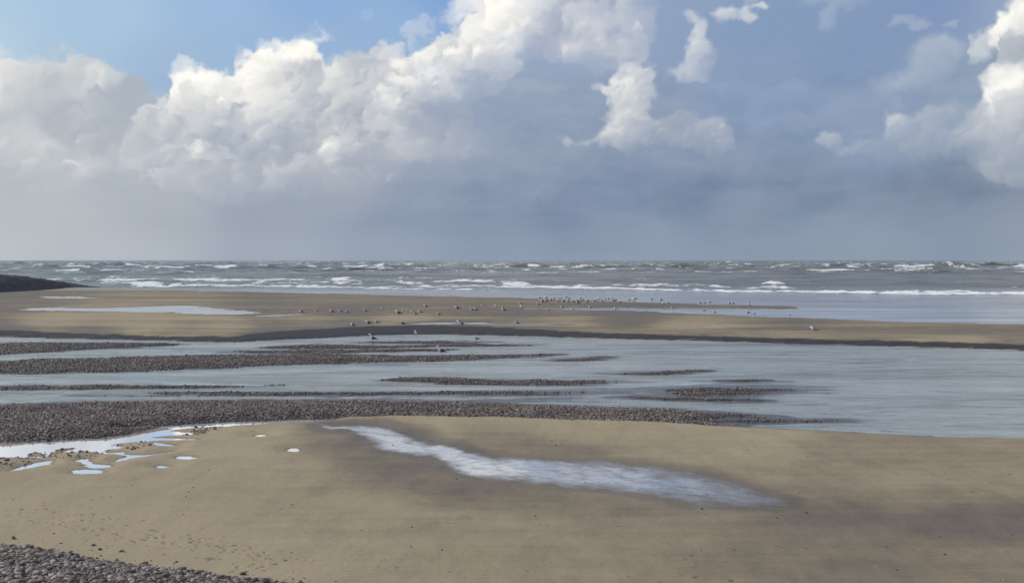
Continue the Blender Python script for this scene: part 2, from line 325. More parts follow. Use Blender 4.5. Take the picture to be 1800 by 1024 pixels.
# ------------------------------------------------------------------ helpers: photo pixel -> point on the ground
CP, SP_ = math.cos(PITCH), math.sin(PITCH)
def G(px, py, z=0.):
    px = np.asarray(px, float); py = np.asarray(py, float)
    x = (px-900)/FPX; yv = -(py-512)/FPX
    dx = x; dy = CP+yv*SP_; dz = -SP_+yv*CP
    t = (z-CAM_H)/np.minimum(dz, -1e-6)
    return np.stack([dx*t, dy*t], -1)
def toPX(x, y, z=0.):
    ry = y*CP-(z-CAM_H)*SP_; rz = y*SP_+(z-CAM_H)*CP
    return 900+FPX*x/ry, 512-FPX*rz/ry
def smooth(pts, n=6, closed=True):
    P = np.asarray(pts, float); m = len(P); out = []
    for i in range(m if closed else m-1):
        if closed: p0, p1, p2, p3 = P[(i-1) % m], P[i], P[(i+1) % m], P[(i+2) % m]
        else: p0, p1, p2, p3 = P[max(i-1, 0)], P[i], P[i+1], P[min(i+2, m-1)]
        for k in range(n):
            t = k/n
            q = .5*((2*p1)+(-p0+p2)*t+(2*p0-5*p1+4*p2-p3)*t*t+(-p0+3*p1-3*p2+p3)*t**3)
            lo = np.minimum(p1, p2); hi = np.maximum(p1, p2)
            q[1] = min(max(q[1], lo[1]-.6), hi[1]+.6)
            out.append(q)
    if not closed: out.append(P[-1])
    return np.array(out)
def seg_dist(X, Y, W, closed):
    d = np.full(X.shape, 1e9)
    n = len(W)
    for i in range(n if closed else n-1):
        a = W[i]; b = W[(i+1) % n]
        ex, ey = b-a; l2 = ex*ex+ey*ey+1e-12
        t = np.clip(((X-a[0])*ex+(Y-a[1])*ey)/l2, 0, 1)
        d = np.minimum(d, (X-a[0]-t*ex)**2+(Y-a[1]-t*ey)**2)
    return np.sqrt(d)
def inside(X, Y, W):
    r = np.zeros(X.shape, bool); n = len(W)
    for i in range(n):
        a = W[i]; b = W[(i+1) % n]
        if a[1] == b[1]: continue
        c = ((a[1] > Y) != (b[1] > Y)) & (X < (b[0]-a[0])*(Y-a[1])/(b[1]-a[1])+a[0])
        r ^= c
    return r
def sdf(X, Y, pts, margin=6., n=6, z=0.):
    """signed distance in metres, positive inside; far outside it is just -margin"""
    W = G(*smooth(pts, n).T, z)
    out = np.full(X.shape, -margin)
    m = (X > W[:,0].min()-margin) & (X < W[:,0].max()+margin) & (Y > W[:,1].min()-margin) & (Y < W[:,1].max()+margin)
    if m.any():
        x = X[m]; y = Y[m]
        d = seg_dist(x, y, W, True)
        out[m] = np.where(inside(x, y, W), d, -d)
    return out
def ell(cx, cy, rx, ry, n=10):
    return [(cx+rx*math.cos(t), cy+ry*math.sin(t)) for t in np.linspace(0, 2*math.pi, n, endpoint=False)]
def field(X, Y, pts, s0, aspect=3.5):
    """smooth scattered interpolation in picture-plane proportions (dampness of the sand)"""
    px, py = toPX(X, np.maximum(Y, 8.))
    P = np.array(pts, float); num = 0; den = 0
    for a, b, v in P:
        w = 1/(((px-a)/aspect)**2+((py-b)*1.)**2+s0*s0)**2
        num = num+w*v; den = den+w
    return num/den

# ------------------------------------------------------------------ outlines on the ground (photo pixels, unprojected to metres)
LAG_FAR = [(-500,588),(-200,590),(0,592),(130,595),(240,597),(330,600),(410,601),(470,598),(560,594),(650,590),(760,587),(850,589),(1000,593),(1200,598),(1400,604),(1600,609),(1800,615),(2100,625),(2500,640)]
SEA_EDGE = [(2500,578),(2200,573),(1800,569),(1600,566),(1450,560),(1250,553),(1150,547.5),(1050,545.2),(930,543.2),(922,542),(1000,541),(1100,541.2),(1250,542),(1390,543),(1405,541.5),(1395,538.5),(1310,536.5),(1250,535.5),(1150,532),(1000,527),(900,523),(700,519),(500,514),(300,510),(175,506),(-60,504),(-500,502)]
NEAR_EDGE = [(-600,712),(-200,712),(0,712),(180,708),(420,704),(560,705),(700,706),(900,711),(1050,716),(1180,721),(1235,725),(1265,731),(1248,738),(1222,741),(1250,745.5),(1290,749),(1370,753),(1470,757),(1600,765),(1800,771),(2100,777),(2600,790)]
BARS = [
    [(-500,604),(-200,604),(0,603),(160,602),(290,604),(306,606),(150,614),(0,623),(-200,628),(-500,634)],
    [(-500,640),(-200,637),(0,635),(100,630),(250,627),(400,624),(560,622),(700,625),(850,625),(985,622),(900,628),(760,634),(600,638),(450,643),(350,648),(150,654),(0,657),(-300,660)],
    [(455,612),(560,605),(700,608),(800,606.5),(690,611),(560,613)],
    [(390,619),(470,616),(640,615),(800,613),(700,617.5),(520,619.5)],
    [(672,667),(760,663.5),(900,668),(1085,670.5),(960,676),(800,674)],
    [(-400,679),(0,678),(120,678),(300,678.5),(500,675.5),(420,680),(250,682.5),(0,684.5),(-400,690)],
    [(120,695),(350,690),(600,689),(900,687.5),(1080,689.5),(900,692),(500,693.5)],
    [(1168,686.5),(1215,682.5),(1300,681),(1400,684),(1335,687),(1250,688.5)],
    [(1185,691),(1260,689),(1345,688.8),(1300,693),(1222,695.5)],
    [(1225,726),(1260,726.5),(1330,730.5),(1400,737.5),(1300,734),(1250,731)],
    [(1215,741),(1290,739),(1380,738.6),(1475,738),(1340,742),(1250,744)],
    [(690,608.2),(800,605.5),(940,606.2),(820,608.6)],
    [(620,601.8),(760,599.9),(870,601),(740,603)],
    [(1090,697),(1200,698.5),(1350,704.5),(1200,702.5)],
    [(1070,656),(1130,654.5),(1240,651),(1200,655),(1150,658)],
    [(975,633),(1065,627),(1068,630),(1010,634)],
    [(1280,669),(1330,668),(1340,669.3),(1300,670)],
]
BAND_LOW = [(1290,748),(1180,746),(1000,742),(900,738),(700,735),(560,738),(400,742),(300,748),(262,757),(190,769),(60,776),(0,780),(-200,790),(-600,800)]
POOLS = [
    [(-400,806),(-400,788),(-80,784),(0,781.5),(60,777),(130,773),(190,770),(235,764),(270,758),(298,753.5),(288,751.5),(205,754),(215,752.3),(290,748.3),(350,744.8),(395,741.8),(450,739.6),(520,737.6),(585,736.2),(560,739.2),(500,742.6),(430,746.3),(395,750),(345,751.2),(302,756),(335,760),(348,762.5),(290,765.8),(276,769),(350,771.5),(312,773),(264,774.5),(290,779.5),(312,783.5),(280,782),(262,776.5),(235,777),(205,780),(214,786.5),(190,791),(181,796.5),(216,794),(224,799),(262,799),(305,792.3),(262,801),(232,806),(205,811.5),(206,807),(222,803),(206,798),(180,798),(152,794),(104,796),(135,786),(100,790),(82,803),(70,804.5),(20,804),(-80,806.5)],
    [(18,827.5),(45,818),(70,812),(90,809.5),(88,814.5),(62,820.5)],
    [(135,808),(156,806.5),(160,813),(191,817),(188,821.5),(160,822.5),(150,818)],
    ell(153,828.5,29,4), ell(328,804,19,3.), ell(284,820.5,11,2.4), ell(516,790.5,10.5,3.6), ell(455,765,8,1.6),
]
ISLET = [(47,799.5),(60,795),(74,796),(79,801),(62,802)]
FAR_POOLS = [
    [(35,543.5),(100,539.8),(160,541),(250,539),(330,536.8),(420,544.5),(455,549),(400,553),(300,549.8),(200,547.5),(100,546)],
    [(450,555),(520,551.3),(528,552.8),(470,556)],
    [(715,569.3),(780,566.8),(850,567.8),(865,571),(780,571.8)],
    [(868,569.2),(950,569.8),(990,571),(900,572.2)],
    [(60,521),(140,521.6),(178,523.8),(110,524.5)],
]
FORE = [(-700,900),(-200,930),(0,955),(60,962),(150,979),(250,996),(350,1009),(450,1021),(540,1036),(640,1060),(760,1100),(800,1180),(-700,1180)]
STREAK = [(585,755,3,.5),(620,756,4,.8),(655,761,8,1),(680,772,11,.9),(700,786,12,1),(735,794,10,1),(790,797,8,1),(790,806,9,.9),(830,818,13,.95),(850,828,13,1),(900,829,14,1),(960,834,15,.85),(1040,840,17,.8),(1110,846,17,.75),(1180,857,18,.62),(1240,870,18,.5),(1300,882,12,.42),(1380,893,6,.2)]
DAMP = [(100,900,.12),(300,860,.2),(60,930,.0),(200,950,.02),(500,830,.25),(450,760,.1),(400,800,.15),(700,742,.0),(1000,746,.0),(1200,755,.05),(1300,765,.15),(1750,790,.42),(1500,795,.55),(1650,800,.5),(1200,790,.3),(600,900,.3),(900,930,.4),(1200,930,.45),(1500,905,.8),(1700,915,.82),(1800,920,.85),(1600,880,.6),(1600,850,.35),(1750,850,.4),(1400,1000,.55),(1100,1000,.42),(800,1000,.35),(500,1000,.2),(1750,1000,.5),(1400,975,.6),(1480,1000,.62),(620,785,.75),(700,825,.75),(580,760,.6),(900,785,.55),(1000,800,.62),(850,860,.75),(1000,870,.65),(1100,880,.6),(1300,850,.4),(1350,870,.6),(1050,770,.2),(300,1000,.1),
  (100,570,.1),(-200,570,.1),(400,575,.12),(250,575,.08),(0,535,.9),(50,525,.85),(300,525,.5),(600,525,.6),(600,548,.95),(450,545,.9),(900,533,.65),(900,555,.95),(1100,560,1.),(1400,575,.95),(1700,590,.8),(1700,603,.1),(1400,592,.08),(1200,584,.06),(1000,579,.1),(900,577,.12),(700,577,.08),(550,572,.25),(550,585,1),(650,587,1),(800,586,1.1),(480,592,.9),(0,590,.9),(1000,590,.9),(1200,595,.9),(1400,601,.85),(1750,612,.85),(150,594,.8),(330,594,.5),(900,586,1),(2200,600,.3)]

# ------------------------------------------------------------------ the ground sheet
def terrain_fields(X, Y):
    k = np.maximum(Y, 12.)
    n1 = fbm(X/k*34., np.log(k)*22., 4, 301); n2 = fbm(X/k*34.+9, np.log(k)*22.+5, 4, 311)
    n3 = fbm(X/1.7, Y/2.6, 4, 321); n4 = fbm(X/13., Y/6.5, 5, 331, .55)
    fine = fbm(X/.35, Y/.5, 3, 341)
    fr = fbm(X/k*26., np.log(k)*110., 4, 303, .6)
    Xp = X+n2*7*k/FPX+fr*26*k/FPX; Yp = Y+(n1*1.4+n3*.7+fr*1.5)*k*k/14000
    lf = G(*smooth(LAG_FAR, 5, False).T); se = G(*smooth(SEA_EDGE, 5, False).T); ne = G(*smooth(NEAR_EDGE, 5, False).T)
    polyF = np.concatenate([lf, se]); polyN = np.concatenate([ne, [(400., -80.), (-400., -80.)]])
    Z = np.full(X.shape, -.35)
    # far beach
    inF = inside(Xp, Yp, polyF)
    m = (Y > 70)
    dl = np.full(X.shape, 1e3); ds = np.full(X.shape, 1e3)
    dl[m] = seg_dist(Xp[m], Yp[m], lf, False); ds[m] = seg_dist(Xp[m], Yp[m], se, False)
    zF = (.13*(1-np.exp(-dl/.5))+.36*np.exp(-((dl-6.5)/6.)**2)*(1-np.exp(-dl/2.2)))*(1-np.exp(-ds/2.5))+.03*n4*(1-np.exp(-dl/4))
    Z = np.where(inF, np.maximum(zF, .012), Z)
    Z = np.where(~inF & m, np.maximum(-np.minimum(dl, ds)*.05-.01, -np.where(Y > 150, 6., .35)), Z)
    # near beach
    inN = inside(Xp, Yp, polyN)
    m2 = (Y < 75)
    dn = np.full(X.shape, 1e3); dn[m2] = seg_dist(Xp[m2], Yp[m2], ne, False)
    zN = .10*(1-np.exp(-dn/1.0))+.05*np.exp(-((dn-4)/2.5)**2)+.012*n4+.010*n3
    up = np.clip((34-Y)/12, 0, 1)
    zN = zN+.22*up*up*np.clip((6-X)/16+.2, .15, 1)+np.where(Y < 20, (20-Y)*.24, 0)*np.clip((20-Y)/4, 0, 1)
    Z = np.where(inN, np.maximum(zN, .012), np.where(m2, np.maximum(-dn*.06-.01, -.3), Z))
    gravel = np.zeros(X.shape); barsd = np.full(X.shape, -6.)
    for B in BARS:
        s = sdf(Xp, Yp, B, 6.); barsd = np.maximum(barsd, s)
    kk = Y/60.
    ragged = 1.3*kk*fbm(X/9., np.log(k)*55., 5, 305, .6)+.55*kk*fbm(X/2.2, np.log(k)*130., 3, 306)
    barsd = barsd+1.7*ragged*sstep(-3.5, -.5, barsd)*sstep(1.6*kk, .4, barsd)
    zb = .10*(1-np.exp(-np.maximum(barsd, 0)/1.3))+.035*n3*sstep(0, .8, barsd)-.012
    Z = np.where(barsd > 0, np.maximum(zb, -.01), np.where(barsd > -5.5, np.maximum(Z, np.maximum(barsd*.06-.01, -.35)), Z))
    gravel = np.maximum(gravel, sstep(-.25, .35, barsd))
    # pebble band along the near shore
    band = np.concatenate([NEAR_EDGE[:16], BAND_LOW])
    bs = np.full(X.shape, -5.); Wb = G(*band.T)
    mb = (Y > 34) & (Y < 66)
    db = seg_dist(Xp[mb], Yp[mb], Wb, True); bs[mb] = np.where(inside(Xp[mb], Yp[mb], Wb), db, -db)
    gravel = np.maximum(gravel, sstep(-.1, .25, bs+.25*n3))
    Z = Z+.10*sstep(0, 1.8, bs)
    # pools of the near beach
    pool = np.full(X.shape, -4.)
    Xq = X+(n2*3+fr*12)*k/FPX; Yq = Y+(n1*.8+n3*1.0+fr*1.3)*k*k/14000
    for B in POOLS: pool = np.maximum(pool, sdf(Xq, Yq, B, 4., 4))
    pool = np.minimum(pool, -sdf(Xq, Yq, ISLET, 4.))
    pz = -.05*sstep(0, .4, pool)-.006
    rim = sstep(.9, 0, -pool)
    Z = np.where(inN, np.where(pool > 0, pz, Z*(1-rim)+rim*np.minimum(Z, .008+np.maximum(-pool, 0)*(.06+.05*n3))), Z)
    fpool = np.full(X.shape, -8.)
    for B in FAR_POOLS: fpool = np.maximum(fpool, sdf(Xp, Yp, B, 8., 5))
    Z = np.where(inF, np.where(fpool > 0, -.02, Z*(1-sstep(4, 0, -fpool))+sstep(4, 0, -fpool)*np.minimum(Z, .006+np.maximum(-fpool, 0)*.035)), Z)
    fs = sdf(X, Y, FORE, 4., z=.2)
    gravel = np.maximum(gravel, sstep(-.15, .1, fs+.3*n3))
    Z = Z+np.where(fs > 0, .10*sstep(0, 1.2, fs), 0)
    # dampness, with the far bank's shade painted in, and the film of water running over the sand
    damp_shade = np.zeros(X.shape); md = (Y > 14) & (Y < 260)
    damp_shade[md] = field(X[md], Y[md], DAMP, 14.)
    damp_shade = damp_shade+np.where(Y < 70, .13, .22)*n4+.10*n1+.06*n3
    damp_shade = np.maximum(damp_shade, .6*sstep(.30, 0, -pool)*inN); damp_shade = np.maximum(damp_shade, .8*sstep(3., 0, -fpool)*inF)
    pxa, pya = toPX(X, np.maximum(Y, 8.))
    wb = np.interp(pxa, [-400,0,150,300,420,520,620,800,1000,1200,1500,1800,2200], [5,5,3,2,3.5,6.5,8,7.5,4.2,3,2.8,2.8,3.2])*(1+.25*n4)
    bank_wet_shade = sstep(wb*1.05, wb*.75, dl+.35*n3)*inF
    damp_shade = damp_shade+np.where(inF, .55*fbm(X/110., Y/13., 5, 361, .6)+.30*fbm(X/60., Y/5., 4, 362), 0)
    damp_shade = np.maximum(damp_shade, bank_wet_shade*1.5)  # wet bank face, with the shading of its slope painted in too
    land_d = np.where(inN, dn, np.where(inF, np.minimum(dl, ds), np.maximum(barsd, 0)))
    damp_shade = np.maximum(damp_shade, 1.*sstep(.7, .0, land_d))
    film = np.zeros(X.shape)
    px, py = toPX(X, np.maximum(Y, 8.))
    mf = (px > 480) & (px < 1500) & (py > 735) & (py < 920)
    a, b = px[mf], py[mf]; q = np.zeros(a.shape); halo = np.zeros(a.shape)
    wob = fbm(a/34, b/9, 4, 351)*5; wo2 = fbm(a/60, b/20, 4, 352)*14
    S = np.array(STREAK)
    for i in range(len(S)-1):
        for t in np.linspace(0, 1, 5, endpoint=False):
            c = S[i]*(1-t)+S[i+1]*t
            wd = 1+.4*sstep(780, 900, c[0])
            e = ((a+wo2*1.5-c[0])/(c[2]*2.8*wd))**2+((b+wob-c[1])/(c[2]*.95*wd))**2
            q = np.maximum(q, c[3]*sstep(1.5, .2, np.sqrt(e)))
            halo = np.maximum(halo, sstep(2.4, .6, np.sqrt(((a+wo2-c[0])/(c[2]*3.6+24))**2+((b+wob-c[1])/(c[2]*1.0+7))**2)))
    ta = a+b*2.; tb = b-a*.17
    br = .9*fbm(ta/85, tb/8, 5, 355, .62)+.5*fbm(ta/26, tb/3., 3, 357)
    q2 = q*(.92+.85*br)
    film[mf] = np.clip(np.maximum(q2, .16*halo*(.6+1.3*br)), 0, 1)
    damp_shade[mf] = np.maximum(damp_shade[mf], .9*halo)
    return Z, gravel, np.clip(damp_shade, 0, 1.6), film, n3, fine

def grid_mesh(name, X, Y, Z, attrs=None, mat=None):
    nr, nc = X.shape
    me = bpy.data.meshes.new(name)
    co = np.stack([X, Y, Z], -1).reshape(-1, 3).astype(np.float32)
    idx = np.arange(nr*nc).reshape(nr, nc)
    f = np.stack([idx[:-1,:-1], idx[:-1,1:], idx[1:,1:], idx[1:,:-1]], -1).reshape(-1)
    nf = (nr-1)*(nc-1)
    me.vertices.add(len(co)); me.vertices.foreach_set('co', co.ravel())
    me.loops.add(nf*4); me.loops.foreach_set('vertex_index', f.astype(np.int32))
    me.polygons.add(nf); me.polygons.foreach_set('loop_start', np.arange(0, nf*4, 4, dtype=np.int32))
    me.polygons.foreach_set('loop_total', np.full(nf, 4, np.int32))
    me.polygons.foreach_set('use_smooth', np.ones(nf, bool))
    for k, v in (attrs or {}).items():
        at = me.attributes.new(k, 'FLOAT', 'POINT'); at.data.foreach_set('value', np.asarray(v, np.float32).ravel())
    me.update(calc_edges=True)
    ob = bpy.data.objects.new(name, me); COL.objects.link(ob)
    if mat: me.materials.append(mat)
    return ob
def tri_mesh(name, V, F, attrs=None, mat=None, smooth_=True):
    me = bpy.data.meshes.new(name)
    nf = len(F)
    me.vertices.add(len(V)); me.vertices.foreach_set('co', np.asarray(V, np.float32).ravel())
    me.loops.add(nf*3); me.loops.foreach_set('vertex_index', np.asarray(F, np.int32).ravel())
    me.polygons.add(nf); me.polygons.foreach_set('loop_start', np.arange(0, nf*3, 3, dtype=np.int32))
    me.polygons.foreach_set('loop_total', np.full(nf, 3, np.int32))
    me.polygons.foreach_set('use_smooth', np.full(nf, smooth_, bool))
    for k, v in (attrs or {}).items():
        at = me.attributes.new(k, 'FLOAT', 'POINT'); at.data.foreach_set('value', np.asarray(v, np.float32).ravel())
    me.update(calc_edges=True)
    ob = bpy.data.objects.new(name, me); COL.objects.link(ob)
    if mat: me.materials.append(mat)
    return ob

# ------------------------------------------------------------------ materials
class NT:
    def __init__(s, name):
        s.m = bpy.data.materials.new(name); s.m.use_nodes = True
        s.t = s.m.node_tree; s.t.nodes.clear()
        s.out = s.n('ShaderNodeOutputMaterial'); s.b = s.n('ShaderNodeBsdfPrincipled'); s.l(s.b.outputs[0], s.out.inputs[0])
    def n(s, k, **kw):
        q = s.t.nodes.new(k)
        for a, v in kw.items(): setattr(q, a, v)
        return q
    def l(s, a, b): s.t.links.new(a, b)
    def put(s, sock, v):
        if isinstance(v, bpy.types.NodeSocket): s.l(v, sock)
        elif isinstance(v, (tuple, list)): sock.default_value = tuple(v)+((1.,) if len(v) == 3 and sock.type == 'RGBA' else ())
        else: sock.default_value = v
    def attr(s, name): return s.n('ShaderNodeAttribute', attribute_name=name).outputs['Fac']
    def math(s, op, a, b=0., c=None, clamp=False):
        q = s.n('ShaderNodeMath', operation=op, use_clamp=clamp); s.put(q.inputs[0], a); s.put(q.inputs[1], b)
        if c is not None: s.put(q.inputs[2], c)
        return q.outputs[0]
    def mix(s, f, a, b):
        q = s.n('ShaderNodeMix', data_type='RGBA', clamp_factor=True); s.put(q.inputs[0], f); s.put(q.inputs[6], a); s.put(q.inputs[7], b)
        return q.outputs[2]
    def lerp(s, f, a, b):
        q = s.n('ShaderNodeMix', data_type='FLOAT', clamp_factor=True); s.put(q.inputs[0], f); s.put(q.inputs[2], a); s.put(q.inputs[3], b)
        return q.outputs[0]
    def ramp(s, v, a, b, c=0., d=1.):
        q = s.n('ShaderNodeMapRange', interpolation_type='SMOOTHSTEP'); s.put(q.inputs[0], v)
        for i, z in enumerate((a, b, c, d)): s.put(q.inputs[i+1], z)
        return q.outputs[0]
    def pos(s, sx, sy, sz):
        g = s.n('ShaderNodeNewGeometry'); m_ = s.n('ShaderNodeVectorMath', operation='MULTIPLY'); s.l(g.outputs['Position'], m_.inputs[0]); m_.inputs[1].default_value = (sx, sy, sz)
        return m_.outputs[0]
    def noise(s, vec, detail=4., rough=.55, scale=1., dist=0.):
        q = s.n('ShaderNodeTexNoise'); s.l(vec, q.inputs['Vector']); q.inputs['Scale'].default_value = scale; q.inputs['Detail'].default_value = detail
        q.inputs['Roughness'].default_value = rough; q.inputs['Distortion'].default_value = dist
        return q.outputs['Fac']
    def vor(s, vec, feature='F1', out='Distance', rnd=1.):
        q = s.n('ShaderNodeTexVoronoi', feature=feature); s.l(vec, q.inputs['Vector']); q.inputs['Scale'].default_value = 1; q.inputs['Randomness'].default_value = rnd
        return q.outputs[out]
    def bump(s, h, strength, dist, nrm=None):
        q = s.n('ShaderNodeBump'); s.put(q.inputs['Strength'], strength); q.inputs['Distance'].default_value = dist; s.put(q.inputs['Height'], h)
        if nrm is not None: s.l(nrm, q.inputs['Normal'])
        return q.outputs[0]
    def set(s, **kw):
        names = dict(color='Base Color', rough='Roughness', ior='IOR', normal='Normal', spec='Specular IOR Level', metal='Metallic', coat='Coat Weight', coatr='Coat Roughness')
        for k, v in kw.items(): s.put(s.b.inputs[names[k]], v)
        return s.m

def ground_material():
    s = NT('beach_ground')
    gravel, damp_shade, film = s.attr('gravel'), s.attr('damp_shade'), s.attr('film')
    big = s.noise(s.pos(.10, .035, 0), 5, .6); mid = s.noise(s.pos(.9, .30, 0), 5, .6); grain = s.noise(s.pos(40, 40, 40), 3, .7)
    streak = s.noise(s.pos(.16, 1.1, 0), 5, .65)
    dry = s.mix(s.ramp(s.math('ADD', s.math('MULTIPLY', big, .5), s.math('MULTIPLY', s.noise(s.pos(.045, .11, .9), 5, .65), .5)), .40, .60), (.435,.345,.205), (.395,.310,.182))
    dry = s.mix(s.math('MULTIPLY', s.ramp(mid, .4, .7), .5), dry, (.345,.275,.168))
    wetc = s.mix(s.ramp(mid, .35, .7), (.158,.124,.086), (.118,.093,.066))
    d2 = s.math('ADD', damp_shade, s.math('MULTIPLY', s.math('SUBTRACT', streak, .5), .45))
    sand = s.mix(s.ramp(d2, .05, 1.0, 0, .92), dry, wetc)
    sand = s.mix(s.ramp(d2, 1.05, 1.5), sand, (.040,.036,.031))  # wet far bank, darkened further to carry its slope shade in the colour
    sand = s.mix(s.math('MULTIPLY', s.math('SUBTRACT', grain, .4), .55), sand, (.14,.12,.09))
    fleck = s.noise(s.pos(8., 3.2, 0), 4, .72); rill = s.noise(s.pos(.55, 3.4, 0), 6, .7, dist=.7)
    sand = s.mix(s.ramp(fleck, .58, .75, 0, .30), sand, (.13,.108,.08))
    sand = s.mix(s.ramp(rill, .56, .72, 0, .35), sand, s.mix(.5, sand, (.08,.07,.055)))
    stone = s.vor(s.pos(11, 11, 11), out='Color')
    sep = s.n('ShaderNodeSeparateColor'); s.l(stone, sep.inputs[0])
    gcol = s.mix(sep.outputs[0], (.040,.032,.028), (.15,.118,.098))
    gcol = s.mix(s.ramp(mid, .35, .65), gcol, s.mix(sep.outputs[1], (.035,.035,.033), (.10,.095,.085)))
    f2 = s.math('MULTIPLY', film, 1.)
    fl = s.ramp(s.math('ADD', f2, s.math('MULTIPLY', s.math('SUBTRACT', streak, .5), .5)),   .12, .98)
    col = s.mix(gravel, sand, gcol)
    col = s.mix(s.math('MULTIPLY', fl, .7), col, (.46,.48,.51))  # pale sky reflection of the water film, painted into the base colour
    rough = s.lerp(s.ramp(d2, .3, 1.05), .92, .58)
    rough = s.lerp(s.ramp(film, .01, .35), rough, .30)
    rough = s.lerp(s.ramp(d2, 1.02, 1.25), rough, .66)
    rough = s.lerp(gravel, rough, .6)
    rough = s.lerp(fl, rough, .10)
    gd = s.vor(s.pos(11, 11, 11))
    h = s.math('ADD', s.math('MULTIPLY', grain, .006), s.math('MULTIPLY', s.noise(s.pos(3.2, 1.6, 0), 4, .6), .02))
    wv = s.n('ShaderNodeTexWave', wave_type='BANDS', bands_direction='Y', wave_profile='SIN'); s.l(s.pos(.55, 1., 1.), wv.inputs['Vector']); wv.inputs['Scale'].default_value = 1.3; wv.inputs['Distortion'].default_value = 9; wv.inputs['Detail'].default_value = 3; wv.inputs['Detail Scale'].default_value = .7
    h = s.math('ADD', h, s.math('MULTIPLY', s.math('MULTIPLY', wv.outputs['Fac'], s.ramp(mid, .40, .62)), .012))
    h = s.math('ADD', h, s.math('MULTIPLY', s.math('MULTIPLY', gravel, s.math('SUBTRACT', 1., gd)), .08))
    rip = s.noise(s.pos(2.2, 7., 0), 3, .55)
    h = s.lerp(fl, h, s.math('MULTIPLY', rip, .010))
    nrm = s.bump(h, 1., 1.)
    return s.set(color=col, rough=rough, normal=nrm, spec=s.lerp(fl, .22, .9), coat=s.math('MULTIPLY', fl, .95), coatr=.05, metal=s.math('MULTIPLY', fl, .25))

# rows of the sheet, denser where things are small in view
def rows_from_py(a, b, step): return np.arange(a, b, -step)
PY = np.concatenate([rows_from_py(1062, 850, .5), rows_from_py(850, 720, .7), rows_from_py(720, 528, .6), rows_from_py(528, 500, .7)])
Dr = G(np.full(PY.shape, 900.), PY)[:,1]
Dr = np.concatenate([[-60,-40,-20,-8,0,5,10,14,17,19,20.5,21.5], Dr[Dr > 22], np.linspace(Dr[-1]*1.02, 1200, 20)])
Uc = np.concatenate([-np.geomspace(.66, 2.6, 14)[::-1], np.linspace(-.62, .62, 960), np.geomspace(.66, 2.6, 14)])
def terrain():
    U, D = np.meshgrid(Uc, Dr)
    X = U*np.maximum(D, 14.); Y = D
    Z, gravel, damp_shade, film, n3, fine = terrain_fields(X, Y)
    # footprints and pock marks pressed into the sand
    r = np.random.default_rng(33)
    marks = [(1293,964),(1370,957),(1377,957.6),(1419,960),(1466,958.5),(1474,957.4),(1551,957),(1559,957.5),(1220,974),(1228,974.4),(1207,982),(1225,1014),(1290,1019),(1286,1019.6),(1668,838),(1635,850),(1743,845),(1716,861),(1710,861.3),(1796,873),(1775,966),(1360,840),(1278,986),(1610,963),(840,968),(845,969),(1060,990),(760,985),(930,1005),(640,930),(700,1000),(1244,901),(1505,815),(1460,812),(1380,800),(1412,806),(1440,820)]
    for _ in range(150):
        t = r.random(); x = 520*t**.8+r.normal(0, 28); y = 872+108*(x/480)+r.normal(0, 17)+10
        if x > -60 and y < 955+.14*x+18: marks.append((x, y))
    for _ in range(40):                                      # tracks: pairs of prints along a line
        x = r.uniform(-50, 560); marks.append((x, 905+.155*x+r.normal(0, 3)))
    W = G(*np.array(marks).T, .15)
    ang = r.normal(0, .6, len(W)); sz = r.uniform(.03, .062, len(W))
    cols = (np.abs(Uc) < .63)
    for (wx, wy), a_, s_ in zip(W, ang, sz):
        i0, i1 = np.searchsorted(Dr, [wy-.5, wy+.5])
        j0, j1 = np.searchsorted(Uc, [(wx-.5)/wy, (wx+.5)/wy])
        if i1 <= i0 or j1 <= j0: continue
        xx = X[i0:i1,j0:j1]-wx; yy = Y[i0:i1,j0:j1]-wy
        e = xx*math.cos(a_)+yy*math.sin(a_); f = -xx*math.sin(a_)+yy*math.cos(a_)
        q = np.sqrt((e/(s_*1.6))**2+(f/s_)**2)
        ok = gravel[i0:i1,j0:j1] < .3
        Z[i0:i1,j0:j1] += ok*(-.036*np.clip(1-q*q, 0, 1)+.006*np.exp(-((q-1.4)/.35)**2))
    near = (Y < 60) & (Y > 15)
    Z = Z+np.where(near & (gravel < .5) & (Z > .02), .006*fine, 0)
    ob = grid_mesh('ground', X, Y, Z, dict(gravel=gravel, damp_shade=damp_shade, film=film), ground_material())
    ob['kind'] = 'structure'
    ob['label'] = 'wet sand beach with dark shingle bars, puddles and footprints'
    return X, Y, Z
TX, TY, TZ = terrain()
def ground_z(x, y):
    i = int(np.clip(np.searchsorted(Dr, y)-1, 0, len(Dr)-2)); u = x/max(y, 14.)
    j = int(np.clip(np.searchsorted(Uc, u)-1, 0, len(Uc)-2))
    ty = np.clip((y-Dr[i])/(Dr[i+1]-Dr[i]), 0, 1); tx = np.clip((u-Uc[j])/(Uc[j+1]-Uc[j]), 0, 1)
    return float((TZ[i,j]*(1-tx)+TZ[i,j+1]*tx)*(1-ty)+(TZ[i+1,j]*(1-tx)+TZ[i+1,j+1]*tx)*ty)
def ground_zv(x, y):
    i = np.clip(np.searchsorted(Dr, y)-1, 0, len(Dr)-2); u = x/np.maximum(y, 14.)
    j = np.clip(np.searchsorted(Uc, u)-1, 0, len(Uc)-2)
    ty = np.clip((y-Dr[i])/(Dr[i+1]-Dr[i]), 0, 1); tx = np.clip((u-Uc[j])/(Uc[j+1]-Uc[j]), 0, 1)
    return (TZ[i,j]*(1-tx)+TZ[i,j+1]*tx)*(1-ty)+(TZ[i+1,j]*(1-tx)+TZ[i+1,j+1]*tx)*ty
def on_ground(px, py):
    z = 0.
    for _ in range(4):
        x, y = G(px, py, z); z = max(ground_z(x, y), -.03)
    return float(x), float(y), z

